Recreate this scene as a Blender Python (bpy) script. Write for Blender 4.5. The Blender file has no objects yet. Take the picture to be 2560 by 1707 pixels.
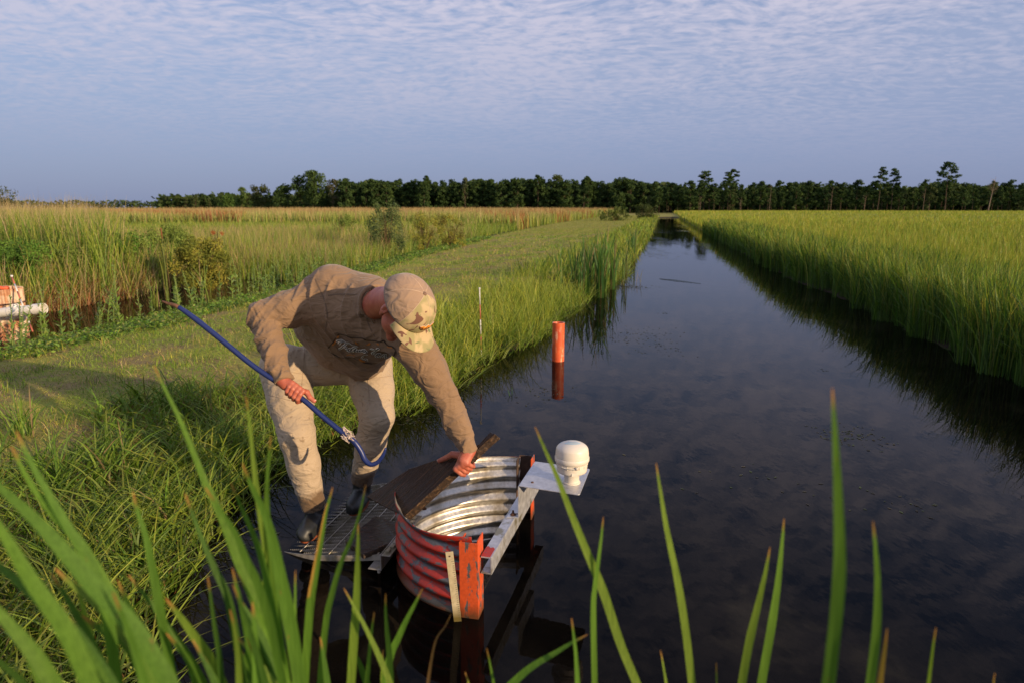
import bpy, math, random
import numpy as np
from mathutils import Vector, Matrix
from mathutils.bvhtree import BVHTree
R_ = random.Random(7)
RNG = np.random.default_rng(11)
PI = math.pi
scene = bpy.context.scene
COL = scene.collection

# ---------------------------------------------------------------- camera
F_PX, CAM_H, PITCH, KD = 1707.0, 1.95, math.radians(11), 1.0884
cam_d = bpy.data.cameras.new('camera'); cam = bpy.data.objects.new('camera', cam_d); COL.objects.link(cam)
cam.location = (0, 0, CAM_H); cam.rotation_euler = (math.radians(90) - PITCH, 0, 0)
cam_d.sensor_width = 36; cam_d.lens = 36 * F_PX / 2560; cam_d.clip_end = 9000; cam_d.clip_start = 0.02
cam_d.dof.use_dof = True; cam_d.dof.focus_distance = 3.75; cam_d.dof.aperture_fstop = 3.6
scene.camera = cam
CP, SP = math.cos(PITCH), math.sin(PITCH)

def W(dx, dy, Y, full=False):
    """measured point of the photograph at horizontal distance Y from the camera"""
    k = 1 if full else KD
    x = (dx * k - 1280) / F_PX; y = -(dy * k - 853.5) / F_PX
    d = Vector((x, CP + y * SP, -SP + y * CP))
    return Vector((0, 0, CAM_H)) + d * (Y / d.y)

def WZ(dx, dy, z, full=False):
    k = 1 if full else KD
    x = (dx * k - 1280) / F_PX; y = -(dy * k - 853.5) / F_PX
    d = Vector((x, CP + y * SP, -SP + y * CP))
    return Vector((0, 0, CAM_H)) + d * ((z - CAM_H) / d.z)

def camdir(r, u, b):
    """right, up, towards-camera components to a world vector"""
    return Vector((r, 0, 0)) + Vector((0, SP, CP)) * u + Vector((0, -CP, SP)) * b

TH = math.radians(12.3)
UX, UY = math.sin(TH), math.cos(TH)
VX, VY = math.cos(TH), -math.sin(TH)
def uv2xy(u, v): return u * UX + v * VX, u * UY + v * VY
def xy2uv(x, y): return x * UX + y * UY, x * VX + y * VY
def P3(u, v, z): return Vector((u * UX + v * VX, u * UY + v * VY, z))

# ---------------------------------------------------------------- tagging
def tag(o, label=None, cat=None, group=None, kind=None):
    if label: o['label'] = label
    if cat: o['category'] = cat
    if group: o['group'] = group
    if kind: o['kind'] = kind
    return o

def empty(name, loc=(0, 0, 0), rz=0):
    o = bpy.data.objects.new(name, None); COL.objects.link(o); o.location = loc; o.rotation_euler = (0, 0, rz)
    o.empty_display_size = .1
    return o

def link(name, me, parent=None, mat=None, smooth=False):
    o = bpy.data.objects.new(name, me); COL.objects.link(o)
    if mat:
        for m in (mat if isinstance(mat, (list, tuple)) else [mat]): me.materials.append(m)
    if parent:
        o.parent = parent
        o.matrix_parent_inverse = Matrix.LocRotScale(parent.location, parent.rotation_euler, parent.scale).inverted()
    if smooth: me.polygons.foreach_set('use_smooth', np.ones(len(me.polygons), dtype=bool))
    return o

def np_mesh(name, V, Q, col=None, mi=None):
    """V n*3, Q m*k faces, col n*3 colours per vertex"""
    V = np.asarray(V, dtype=np.float32); Q = np.asarray(Q, dtype=np.int32)
    me = bpy.data.meshes.new(name)
    me.vertices.add(len(V)); me.vertices.foreach_set('co', V.ravel())
    k = Q.shape[1]
    me.loops.add(Q.size); me.loops.foreach_set('vertex_index', Q.ravel())
    me.polygons.add(len(Q)); me.polygons.foreach_set('loop_start', np.arange(len(Q), dtype=np.int32) * k)
    if mi is not None: me.polygons.foreach_set('material_index', np.asarray(mi, dtype=np.int32))
    me.update(calc_edges=True)
    if col is not None:
        a = me.color_attributes.new('Col', 'FLOAT_COLOR', 'POINT')
        c = np.ones((len(V), 4), dtype=np.float32); c[:, :3] = col
        a.data.foreach_set('color', c.ravel())
    return me

class MB:
    """small mesh collector"""
    def __init__(s): s.v = []; s.f = []; s.m = []
    def add(s, vs, fs, m=0):
        o = len(s.v); s.v += [tuple(p) for p in vs]; s.f += [tuple(i + o for i in f) for f in fs]; s.m += [m] * len(fs); return s
    def box(s, o, ax, ay, az, m=0):
        """box from corner o with edge vectors"""
        o, ax, ay, az = map(Vector, (o, ax, ay, az))
        p = [o, o + ax, o + ax + ay, o + ay]; p += [q + az for q in p]
        f = [(0, 3, 2, 1), (4, 5, 6, 7), (0, 1, 5, 4), (1, 2, 6, 5), (2, 3, 7, 6), (3, 0, 4, 7)]
        if ax.cross(ay).dot(az) < 0: f = [t[::-1] for t in f]
        return s.add(p, f, m)
    def prism(s, poly, vec, m=0):
        vec = Vector(vec); a = [Vector(p) for p in poly]; n = len(a)
        nrm = Vector((0, 0, 0))
        for i in range(n): nrm += a[i].cross(a[(i + 1) % n])
        fl = nrm.dot(vec) > 0
        b = [p + vec for p in a]
        f = [tuple(range(n))[::-1], tuple(range(n, 2 * n))] + [(i, (i + 1) % n, n + (i + 1) % n, n + i) for i in range(n)]
        if not fl: f = [t[::-1] for t in f]
        return s.add(a + b, f, m)
    def tube(s, pts, rad, n=10, m=0, cap=True, flat=None):
        pts = [Vector(p) for p in pts]
        if not isinstance(rad, (list, tuple)): rad = [rad] * len(pts)
        o = len(s.v); vs = []; fs = []
        up = None
        for i, p in enumerate(pts):
            t = (pts[min(i + 1, len(pts) - 1)] - pts[max(i - 1, 0)]).normalized()
            if up is None: up = t.orthogonal().normalized()
            up = (up - t * up.dot(t)).normalized(); w = t.cross(up)
            for k in range(n):
                a = 2 * PI * k / n; vs.append(p + (up * math.cos(a) + w * math.sin(a)) * rad[i])
        for i in range(len(pts) - 1):
            for k in range(n):
                fs.append((i * n + k, i * n + (k + 1) % n, (i + 1) * n + (k + 1) % n, (i + 1) * n + k))
        if cap: fs += [tuple(range(n))[::-1], tuple(range((len(pts) - 1) * n, len(pts) * n))]
        return s.add(vs, fs, m)
    def lathe(s, prof, c, n=48, m=0, ax=(0, 0, 1), cap=True):
        """prof list of (r,z) from bottom to top"""
        ax = Vector(ax).normalized(); e = ax.orthogonal().normalized(); g = ax.cross(e); c = Vector(c); vs = []; fs = []
        for r, z in prof:
            for k in range(n):
                a = 2 * PI * k / n; vs.append(c + ax * z + (e * math.cos(a) + g * math.sin(a)) * r)
        for i in range(len(prof) - 1):
            for k in range(n): fs.append((i * n + k, i * n + (k + 1) % n, (i + 1) * n + (k + 1) % n, (i + 1) * n + k))
        if cap: fs += [tuple(range(n))[::-1], tuple(range((len(prof) - 1) * n, len(prof) * n))]
        return s.add(vs, fs, m)
    def build(s, name, mat, parent=None, smooth=False, bevel=0, loc=None, split=0):
        me = bpy.data.meshes.new(name)
        vs = s.v if loc is None else [tuple(Vector(p) - Vector(loc)) for p in s.v]
        me.from_pydata(vs, [], s.f); me.polygons.foreach_set('material_index', s.m); me.update()
        o = link(name, me, parent, mat, smooth)
        if loc is not None: o.location = loc
        if split: o.modifiers.new('edges', 'EDGE_SPLIT').split_angle = split
        if bevel:
            b = o.modifiers.new('bevel', 'BEVEL'); b.width = bevel; b.segments = 2; b.limit_method = 'ANGLE'; b.angle_limit = .6
            b.harden_normals = False
        return o

# ---------------------------------------------------------------- node helpers
class NT:
    def __init__(s, mat): s.t = mat.node_tree; s.n = s.t.nodes; s.l = s.t.links
    def new(s, ty, **kw):
        n = s.n.new('ShaderNode' + ty)
        for k, v in kw.items():
            if hasattr(n, k) and k not in n.inputs: setattr(n, k, v)
            else: s.set(n, k, v)
        return n
    def set(s, n, k, v):
        i = n.inputs[int(k[1:])] if k[0] == 'i' and k[1:].isdigit() else n.inputs[k]
        if isinstance(v, bpy.types.NodeSocket): s.l.new(v, i)
        elif isinstance(v, bpy.types.Node): s.l.new(v.outputs[0], i)
        else:
            if isinstance(v, (tuple, list)) and len(v) == 3 and i.type == 'RGBA': v = (*v, 1)
            i.default_value = v
    def math(s, op, a, b=0.0, c=0.0, clamp=False):
        n = s.n.new('ShaderNodeMath'); n.operation = op; n.use_clamp = clamp
        s.set(n, 'i0', a); s.set(n, 'i1', b); s.set(n, 'i2', c); return n.outputs[0]
    def noise(s, vec, scale, detail=4, rough=.55, dist=0.0, out='Fac'):
        n = s.n.new('ShaderNodeTexNoise'); n.inputs['Scale'].default_value = scale; n.inputs['Detail'].default_value = detail
        n.inputs['Roughness'].default_value = rough; n.inputs['Distortion'].default_value = dist
        if vec is not None: s.l.new(vec, n.inputs['Vector'])
        return n.outputs[out]
    def ramp(s, fac, stops, interp='LINEAR'):
        n = s.n.new('ShaderNodeValToRGB'); s.l.new(fac, n.inputs[0]); n.color_ramp.interpolation = interp
        e = n.color_ramp.elements
        while len(e) > 1: e.remove(e[-1])
        e[0].position = stops[0][0]; c = stops[0][1]; e[0].color = (c, c, c, 1) if not isinstance(c, tuple) else (*c, 1)
        for p, c in stops[1:]:
            q = e.new(p); q.color = (c, c, c, 1) if not isinstance(c, tuple) else (*c, 1)
        return n.outputs[0]
    def mix(s, fac, a, b, mode='MIX'):
        n = s.n.new('ShaderNodeMix'); n.data_type = 'RGBA'; n.blend_type = mode; n.clamp_factor = True
        for i, v in ((0, fac), (6, a), (7, b)):
            if isinstance(v, bpy.types.NodeSocket): s.l.new(v, n.inputs[i])
            else: n.inputs[i].default_value = (*v, 1) if isinstance(v, tuple) and len(v) == 3 else v
        return n.outputs[2]
    def coord(s, out='Object'): return s.new('TexCoord').outputs[out]
    def pos(s): return s.new('NewGeometry').outputs['Position']
    def mapping(s, vec, scale=(1, 1, 1), rot=(0, 0, 0), loc=(0, 0, 0)):
        n = s.n.new('ShaderNodeMapping'); s.l.new(vec, n.inputs[0]); n.inputs['Scale'].default_value = scale
        n.inputs['Rotation'].default_value = rot; n.inputs['Location'].default_value = loc; return n.outputs[0]
    def bump(s, h, strength=.3, dist=.01):
        n = s.n.new('ShaderNodeBump'); n.inputs['Strength'].default_value = strength; n.inputs['Distance'].default_value = dist
        s.l.new(h, n.inputs['Height']); return n.outputs[0]

def material(name):
    m = bpy.data.materials.new(name); m.use_nodes = True
    t = NT(m); b = t.n['Principled BSDF']; return m, t, b

def simple(name, c, rough=.6, metal=0, var=.15, scale=30, bump=.15, bdist=.003, spec=.5):
    m, t, b = material(name); p = t.coord()
    f = t.noise(p, scale, 5); lo = tuple(x * (1 - var) for x in c); hi = tuple(min(1, x * (1 + var)) for x in c)
    t.set(b, 'Base Color', t.ramp(f, [(.3, lo), (.7, hi)])); t.set(b, 'Roughness', rough); t.set(b, 'Metallic', metal)
    t.set(b, 'Specular IOR Level', spec)
    if bump: t.set(b, 'Normal', t.bump(f, bump, bdist))
    return m

def leafmat(name, trans=.38, rough=.5, attr=True, c=(.1, .2, .03), spec=.35, tint=(1.15, 1.25, .6), veins=False):
    m, t, b = material(name)
    if attr: src = t.new('Attribute', attribute_name='Col').outputs['Color']
    else: src = t.mix(t.noise(t.coord(), 3), tuple(x * .7 for x in c), tuple(x * 1.3 for x in c))
    if veins:
        p = t.coord(); st_ = t.noise(t.mapping(p, (1, 1, .03)), 420, 2, .6); sp_ = t.noise(t.mapping(p, (1, 1, .4)), 70, 3, .6)
        src = t.mix(1.0, src, t.ramp(st_, [(.3, (.66, .70, .6)), (.7, (1.15, 1.12, 1.1))]), 'MULTIPLY')
        src = t.mix(t.ramp(sp_, [(.70, 0.0), (.75, .8)]), src, (.22, .13, .04))
        t.set(b, 'Normal', t.bump(st_, .35, .001))
    t.set(b, 'Base Color', src); t.set(b, 'Roughness', rough); t.set(b, 'Specular IOR Level', spec)
    tr = t.new('BsdfTranslucent', Color=t.mix(1.0, src, tint, 'MULTIPLY'))
    mx = t.new('MixShader', Fac=trans); t.l.new(b.outputs[0], mx.inputs[1]); t.l.new(tr.outputs[0], mx.inputs[2])
    t.l.new(mx.outputs[0], t.n['Material Output'].inputs[0])
    return m

LEAF = leafmat('leaf_blades'); FOL = leafmat('tree_foliage', .2, .7, spec=.1)
FGLEAF = leafmat('cattail_blades', .45, .6, spec=.2, veins=True)

# ---------------------------------------------------------------- light and sky
SUN_AZ = Vector((0.77, -0.60, 0)).normalized()      # horizontal direction to the sun
SUN_EL = math.radians(12.5)
sd = bpy.data.lights.new('sun', 'SUN'); sun = bpy.data.objects.new('sun', sd); COL.objects.link(sun)
sd.energy = 5.0; sd.angle = math.radians(.6); sd.color = (1, .74, .46)
to_sun = Vector((SUN_AZ.x * math.cos(SUN_EL), SUN_AZ.y * math.cos(SUN_EL), math.sin(SUN_EL)))
sun.rotation_euler = to_sun.to_track_quat('Z', 'Y').to_euler(); sun.location = (5, -5, 8)

world = bpy.data.worlds.new('World'); scene.world = world; world.use_nodes = True
t = NT(world); bg = t.n['Background']
sky = t.new('TexSky', sky_type='NISHITA', sun_disc=False, sun_elevation=SUN_EL, sun_rotation=math.atan2(SUN_AZ.x, SUN_AZ.y),
            air_density=1.0, dust_density=.6, ozone_density=2.2)
d = t.coord('Generated')
sep = t.new('SeparateXYZ', Vector=d)
den = t.math('ADD', t.math('MAXIMUM', sep.outputs[2], 0.0), .10)
px = t.math('DIVIDE', sep.outputs[0], den); py = t.math('DIVIDE', sep.outputs[1], den)
cv = t.new('CombineXYZ', X=px, Y=py).outputs[0]
warp = t.noise(cv, .9, 3, out='Color')
cvw = t.new('VectorMath', operation='MULTIPLY_ADD'); t.l.new(warp, cvw.inputs[0]); cvw.inputs[1].default_value = (.5, .5, 0); t.l.new(cv, cvw.inputs[2])
cvw = cvw.outputs[0]
rip = t.noise(t.mapping(cvw, (4.2, 5.8, 1), (0, 0, .35)), 2.6, 3, .5, .3)        # rows of small cloud
rip2 = t.noise(t.mapping(cvw, (6.6, 8.6, 1), (0, 0, .0)), 2.9, 3, .55, .2)
big = t.noise(cvw, .42, 5, .6)
mid = t.noise(cvw, 2.2, 3, .5)
cl = t.math('ADD', t.math('MULTIPLY', rip, .62), t.math('ADD', t.math('MULTIPLY', big, .80), t.math('ADD', t.math('MULTIPLY', rip2, .50), t.math('MULTIPLY', mid, .33))))
cover = t.ramp(cl, [(.86, 0.0), (.98, .50), (1.0, .56), (1.14, 1.0)]) if False else t.ramp(t.math('MULTIPLY', cl, .5), [(.485, 0.0), (.555, .45), (.63, .9)])
zf = t.ramp(sep.outputs[2], [(0.0, .04), (.07, .22), (.16, .68), (.34, .95)])
fac = t.math('MULTIPLY', cover, zf)
veil = t.ramp(sep.outputs[2], [(0.0, .90), (.10, .82), (.22, .65), (.45, .45)])
veilc = t.ramp(sep.outputs[2], [(0.0, (1.8, 2.25, 3.85)), (.07, (2.3, 2.8, 4.7)), (.20, (3.5, 3.95, 6.0)), (.45, (3.1, 4.1, 7.2))])
skyc = t.mix(veil, sky.outputs[0], veilc)
cloudc = t.ramp(sep.outputs[2], [(0.0, (2.0, 2.25, 3.6)), (.12, (4.4, 4.4, 5.6)), (.36, (7.2, 6.6, 7.5))])
skyc = t.mix(fac, skyc, cloudc)
t.l.new(skyc, bg.inputs[0]); bg.inputs[1].default_value = .10
scene.view_settings.view_transform = 'Standard'; scene.view_settings.look = 'None'; scene.view_settings.exposure = 0.2
scene.view_settings.gamma = 1.0
cy = scene.cycles
cy.use_denoising = True; cy.max_bounces = 6; cy.transparent_max_bounces = 8; cy.glossy_bounces = 3; cy.diffuse_bounces = 3
cy.transmission_bounces = 4; cy.caustics_reflective = False; cy.caustics_refractive = False; cy.sample_clamp_indirect = 4
# ---------------------------------------------------------------- terrain
def vl(u):   # left water line of the canal
    return np.interp(u, [0, 1.0, 2.15, 2.5, 3.2, 4.2, 5.2, 6, 6.8, 8.4, 9.6, 12.7, 19.6, 40, 80, 150],
                     [-1.8, -1.9, -2.15, -2.45, -2.7, -2.93, -2.84, -2.5, -2.34, -2.3, -1.95, -1.8, -1.2, -1.0, -1.05, -1.0])
def vr(u): return np.interp(u, [0, 5, 12, 16, 20, 48, 100], [4.1, 4.05, 4.0, 3.95, 3.6, 3.45, 3.3])
def vL(u): return np.interp(u, [0, 8, 14, 24, 40, 80, 200], [-7.2, -7.2, -7.4, -8.6, -10.2, -12, -12.5])
def lump(x, y, s=1.0):
    return (np.sin(x * 1.7 * s + 1.3 * np.sin(y * 1.1 * s)) + np.sin(y * 2.3 * s + 1.7 * np.sin(x * .9 * s + 2)) + .5 * np.sin(x * 5.1 * s + y * 3.7 * s)) / 2.5
def hgt(x, y):
    u, v = xy2uv(x, y)
    wob = .12 * lump(x, y, 2.0) + .05 * lump(x + 9, y - 4, 6.0)
    s = vl(u) - v + wob
    left = np.interp(s, [-3, -1, 0, .25, .8, 1.5, 2.5], [-.8, -.4, 0, .09, .24, .35, .38])
    left = np.where(u > -99, left - np.clip((s - 2.5) / 3.0, 0, 1) * .13, left)
    tt = vL(u) - v + wob
    mar = np.interp(tt, [0, .6, 1.2, 1.5, 2.0, 3.8, 4.3, 4.7, 8], [.25, .15, .05, 0, -.25, -.25, 0, .12, .15])
    mar = np.where(tt > 1.4, mar + np.clip((u - 15.5) / 3, 0, 1) * (.06 - np.minimum(mar, .06)), mar)
    h = np.where(tt > 0, mar, left)
    q = v - vr(u) + wob * .6
    h = np.where(q > -1.2, np.interp(q, [-1.2, 0, .15, 1], [-.5, 0, .05, .07]), h)
    h = h + .012 * lump(x, y, 3.1) * (h > .05)
    rear = np.interp(y, [-3.0, .1, .6], [.55, .2, -9]); h = np.maximum(h, np.where(y < .6, rear, -9))
    far = np.interp(u, [150, 158], [0, .35]); return np.where(u > 150, np.maximum(h, far), h)

def axis(fine, lo, hi, step, farlim, g=1.18):
    a = list(np.arange(lo, hi, step)); s = step; p = hi
    while p < farlim: a.append(p); s *= g; p += s
    b = []; s = step; p = lo
    while p > -farlim: s *= g; p -= s; b.append(p)
    return np.array(b[::-1] + a)
us = axis(None, -3, 26, .16, 4500, 1.06); vs_ = axis(None, -13, 7, .12, 4500, 1.12)
UU, VV = np.meshgrid(us, vs_, indexing='ij'); X = UU * UX + VV * VX; Y = UU * UY + VV * VY
Z = hgt(X, Y)
nu, nv = X.shape; idx = np.arange(nu * nv).reshape(nu, nv)
Q = np.stack([idx[:-1, :-1], idx[:-1, 1:], idx[1:, 1:], idx[1:, :-1]], -1).reshape(-1, 4)[:, ::-1]
me = np_mesh('ground', np.stack([X, Y, Z], -1).reshape(-1, 3), Q)
gm, t, b = material('soil_and_turf')
p = t.pos(); sp = t.new('SeparateXYZ', Vector=p)
n1 = t.noise(p, 1.3, 6, .6); n2 = t.noise(p, 22, 5, .7); n3 = t.noise(p, .35, 3)
turf = t.ramp(n2, [(.25, (.14, .16, .028)), (.5, (.26, .27, .045)), (.75, (.38, .36, .08))])
dry = t.ramp(n2, [(.3, (.15, .10, .045)), (.7, (.32, .24, .11))])
turf = t.mix(t.ramp(n1, [(.44, 0.0), (.60, .9)]), turf, dry)
mud = t.ramp(n2, [(.3, (.014, .010, .007)), (.7, (.04, .028, .018))])
hz = t.math('ADD', sp.outputs[2], t.math('MULTIPLY', n1, .12))
colr = t.mix(t.ramp(hz, [(.12, 0.0), (.26, 1.0)]), mud, turf)
t.set(b, 'Base Color', colr); t.set(b, 'Roughness', .9); t.set(b, 'Specular IOR Level', .15)
t.set(b, 'Normal', t.bump(n2, .8, .03))
tag(link('ground', me, None, gm, True), kind='structure', label='muddy marsh ground and grassy levee')

# water: one sheet, open inside the riser where the level is lower
from mathutils.geometry import tessellate_polygon
hole = [P3(3.48 + .565 * math.sin(a), -.83 - .565 * math.cos(a), 0) for a in np.linspace(-PI / 2, PI / 2, 41)]
outer = [Vector((-1500, -20, 0)), Vector((1500, -20, 0)), Vector((1500, 1500, 0)), Vector((-1500, 1500, 0))]
tri = tessellate_polygon([outer, hole]); allv = outer + hole
me = bpy.data.meshes.new('water'); me.from_pydata([tuple(p) for p in allv], [], [tuple(f) for f in tri]); me.update()
if me.polygons[0].normal.z < 0: me.flip_normals()
wm, t, b = material('dark_canal_water')
p = t.pos()
n1 = t.noise(t.mapping(p, (1.0, .55, 1), (0, 0, -TH)), 2.6, 3, .5); n2 = t.noise(t.mapping(p, (1.0, .5, 1), (0, 0, -TH)), 14, 2, .5)
gust = t.ramp(t.noise(t.mapping(p, (.5, .12, 1), (0, 0, -TH)), .8, 3), [(.46, .02), (.62, 1.0)])
farf = t.new('MapRange', Value=t.new('SeparateXYZ', Vector=p).outputs[1]); farf.inputs[1].default_value = 8; farf.inputs[2].default_value = 60
hh = t.math('ADD', n1, t.math('MULTIPLY', n2, .22))
bp = t.new('Bump', Height=hh, Distance=.02); t.set(bp, 'Strength', t.math('ADD', .085, t.math('MULTIPLY', gust, t.math('MULTIPLY', farf.outputs[0], .55))))
silt = t.ramp(t.noise(p, 1.1, 5, .6, .6), [(.45, (.0035, .0032, .0030)), (.60, (.012, .010, .007)), (.72, (.045, .038, .022))])
dif = t.new('BsdfDiffuse', Color=silt); tra = t.new('BsdfTransparent', Color=(.22, .16, .10))
inner = t.new('MixShader', Fac=.55); t.l.new(dif.outputs[0], inner.inputs[1]); t.l.new(tra.outputs[0], inner.inputs[2])
gl = t.new('BsdfGlossy', Roughness=.015, Color=(.84, .82, .84), Normal=bp.outputs[0])
fr = t.new('Fresnel', IOR=1.155, Normal=bp.outputs[0])
mx = t.new('MixShader', Fac=fr.outputs[0]); t.l.new(inner.outputs[0], mx.inputs[1]); t.l.new(gl.outputs[0], mx.inputs[2])
t.l.new(mx.outputs[0], t.n['Material Output'].inputs[0]); t.n.remove(b)
tag(link('water', me, None, wm), kind='structure', label='dark still canal water')
rw = RNG; V_ = [P3(3.48, -.83, -.17)]; F2 = []; n_a, n_r = 40, 16
for r_ in range(1, n_r + 1):
    for k in range(n_a + 1):
        a = -PI / 2 + PI * k / n_a; q = .562 * r_ / n_r; V_.append(P3(3.48 + q * math.sin(a), -.83 - q * math.cos(a), -.17 + rw.normal(0, .006) * (1 if q < .5 else .4)))
for k in range(n_a): F2.append((0, 1 + k, 2 + k))
for r_ in range(1, n_r):
    for k in range(n_a): a_ = 1 + (r_ - 1) * (n_a + 1) + k; F2.append((a_, a_ + n_a + 1, a_ + n_a + 2, a_ + 1))
me = bpy.data.meshes.new('water'); me.from_pydata([tuple(p) for p in V_], [], F2); me.update()
fm, t, b = material('churning_water'); n = t.noise(t.pos(), 26, 6, .7, 1.0)
t.set(b, 'Base Color', t.ramp(n, [(.45, (.012, .011, .010)), (.62, (.03, .03, .028)), (.75, (.22, .22, .21))])); t.set(b, 'Roughness', .12); t.set(b, 'Normal', t.bump(n, .9, .02))
tag(link('water', me, None, fm, True), kind='structure', label='lower churning water inside the riser')

# ---------------------------------------------------------------- blades
def blades(B, H, Wd, lean, az, face, cols, tipc=None, nseg=3, curve=2.0, wprof=None):
    """B n*3 bases, lean = horizontal reach of the tip, az = direction, face = direction of the width; cols n*3, tipc n*3"""
    n = len(B); k = nseg + 1
    s = np.linspace(0, 1, k)[None, :]
    H = H[:, None]; L = lean[:, None]
    r = L * s ** curve
    zz = H * (s - .25 * np.minimum(1.5, (L / H)) * s ** 3)
    cx = B[:, 0, None] + r * np.cos(az)[:, None]; cyy = B[:, 1, None] + r * np.sin(az)[:, None]; cz = B[:, 2, None] + zz
    wp = (wprof(s) if wprof else np.sqrt(np.maximum(0, 1 - s ** 2.2)) * (.55 + .45 * np.minimum(1, s * 4)) + .04)
    w = Wd[:, None] * .5 * wp
    fx = np.cos(face)[:, None] * w; fy = np.sin(face)[:, None] * w
    V = np.empty((n, k, 2, 3), dtype=np.float32)
    V[:, :, 0, 0] = cx - fx; V[:, :, 1, 0] = cx + fx; V[:, :, 0, 1] = cyy - fy; V[:, :, 1, 1] = cyy + fy
    V[:, :, 0, 2] = cz; V[:, :, 1, 2] = cz
    base = (np.arange(n) * k * 2)[:, None] + (np.arange(nseg) * 2)[None, :]
    Q = np.stack([base, base + 1, base + 3, base + 2], -1).reshape(-1, 4)
    if tipc is None: C = np.repeat(cols[:, None, :], k, 1)
    else: C = cols[:, None, :] * (1 - s[..., None] ** 1.5) + tipc[:, None, :] * s[..., None] ** 1.5
    C = np.repeat(C[:, :, None, :], 2, 2).reshape(-1, 3)
    return V.reshape(-1, 3), Q, C

class Stuff:
    def __init__(s): s.V = []; s.Q = []; s.C = []; s.n = 0
    def add(s, V, Q, C):
        s.V.append(V); s.Q.append(Q + s.n); s.C.append(C); s.n += len(V)
    def build(s, name, mat, label, smooth=True, kind='stuff', cat=None):
        me = np_mesh(name, np.concatenate(s.V), np.concatenate(s.Q), np.concatenate(s.C))
        return tag(link(name, me, None, mat, smooth), label, cat, kind=kind)

HALF = math.radians(43)
def scatter(dens, d0, pw, dmin, dmax, ok, half=HALF):
    """points seen from about the camera, thinner with distance"""
    out = []; a = dmin
    while a < dmax:
        b_ = min(dmax, a * 1.12); mid = (a + b_) / 2
        area = (b_ ** 2 - a ** 2) * half
        n = RNG.poisson(area * dens * min(1.0, (d0 / mid) ** pw))
        if n:
            r = np.sqrt(RNG.uniform(a * a, b_ * b_, n)); th = RNG.uniform(-half, half, n)
            x = r * np.sin(th); y = r * np.cos(th); u, v = xy2uv(x, y); m = ok(x, y, u, v)
            out.append(np.stack([x[m], y[m]], 1))
        a = b_
    o = np.concatenate(out); return o[:, 0], o[:, 1]

def pick(pal, n, jit=.36):
    pal = np.array(pal); c = pal[RNG.integers(0, len(pal), n)]
    return c * RNG.uniform(1 - jit, 1 + jit, (n, 1)) * RNG.uniform(.93, 1.07, (n, 3))

def sow(st, dens, d0, pw, dmin, dmax, ok, h, w, lean, pal, tip=None, nseg=3, zoff=-.02, patch=None, wgrow=.6, curve=2.0, half=HALF, hmod=None, facecam=.5):
    x, y = scatter(dens, d0, pw, dmin, dmax, ok, half); n = len(x)
    if not n: return 0
    dist = np.hypot(x, y)
    H = RNG.uniform(h[0], h[1], n)
    if hmod is not None: H = H * hmod(x, y)
    Wd = RNG.uniform(w[0], w[1], n) * np.maximum(1, (dist / d0) * wgrow)
    L = H * RNG.uniform(lean[0], lean[1], n)
    z = np.maximum(hgt(x, y), -.12) + zoff
    c = pick(pal, n); tc = pick(tip, n) if tip else None
    if patch is not None:
        f = patch(x, y)[:, None]; c = c * f
        if tc is not None: tc = tc * f
    face = RNG.uniform(0, PI, n); face = np.where(RNG.random(n) < facecam, np.arctan2(-x, y) * 1.0 + RNG.normal(0, .5, n), face)
    st.add(*blades(np.stack([x, y, z], 1), H, Wd, L, RNG.uniform(0, 2 * PI, n), face, c, tc, nseg, curve))
    return n

GR = [(.11, .20, .020), (.155, .25, .030), (.20, .29, .038), (.075, .14, .018)]
YG = [(.30, .33, .042), (.38, .37, .055), (.23, .29, .038)]
TAN = [(.38, .29, .13), (.44, .33, .16), (.30, .22, .10)]
RUST = [(.26, .10, .035), (.33, .14, .05), (.2, .08, .03)]
def var1(x, y): return 1 + .35 * lump(x, y, .8) * .6 + .2 * lump(x + 5, y, 2.7)

# mown levee crown
st = Stuff()
crown = lambda x, y, u, v: (v < vl(u) - .7 + .25 * lump(x, y, 1.5)) & (v > vL(u) - .4)
DQ = 1.0
def thin(x, y):   # bare patches
    return (lump(x * .7 + 3, y * .7, 1.3) + .6 * lump(x, y, 3.3)) > -1.0
def dryp(x, y):
    u, v = xy2uv(x, y); return lump(x, y * .8, 1.1) * .5 + .45 * lump(x + 3, y, .45) + .25 * lump(x, y + 7, 3.7) + .35 * np.cos((v + 5.6 - .25 * np.sin(u * .3)) * 4.2)
n1 = 0
for lo_, hi_, dn, pal, h_ in ((-9, -.02, 2300, [(.155, .25, .03), (.21, .31, .035), (.28, .36, .05), (.12, .19, .025)], (.03, .08)),
                        (-.02, .42, 2300, [(.34, .35, .06), (.40, .37, .07), (.26, .28, .05), (.46, .37, .13), (.36, .25, .10)], (.02, .06)),
                        (.42, 9, 1500, [(.36, .27, .12), (.28, .19, .09), (.20, .19, .06), (.30, .15, .07)], (.015, .045))):
    n1 += sow(st, dn * DQ, 6, 1.55, 2, 60, lambda x, y, u, v: crown(x, y, u, v) & (dryp(x, y) + RNG.normal(0, .12, len(x)) > lo_) & (dryp(x, y) + RNG.normal(0, .12, len(x)) <= hi_), h_, (.003, .0065), (.2, 1.1), pal, nseg=2, wgrow=.8)
n2 = sow(st, 150 * DQ, 30, 1.2, 45, 160, crown, (.06, .14), (.02, .04), (.2, .8), [(.22, .26, .06), (.28, .27, .08)], nseg=1)
tuf = lambda x, y, u, v: crown(x, y, u, v) & (lump(x, y, 2.9) + .6 * lump(x + 4, y, 7) > .25)
n3 = sow(st, 420 * DQ, 7, 1.5, 2, 45, tuf, (.05, .16), (.003, .007), (.1, .8), GR + YG + TAN, nseg=3, wgrow=.8)
st.build('levee_turf_grass', LEAF, 'short mown grass with dry patches on top of the levee')

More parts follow.
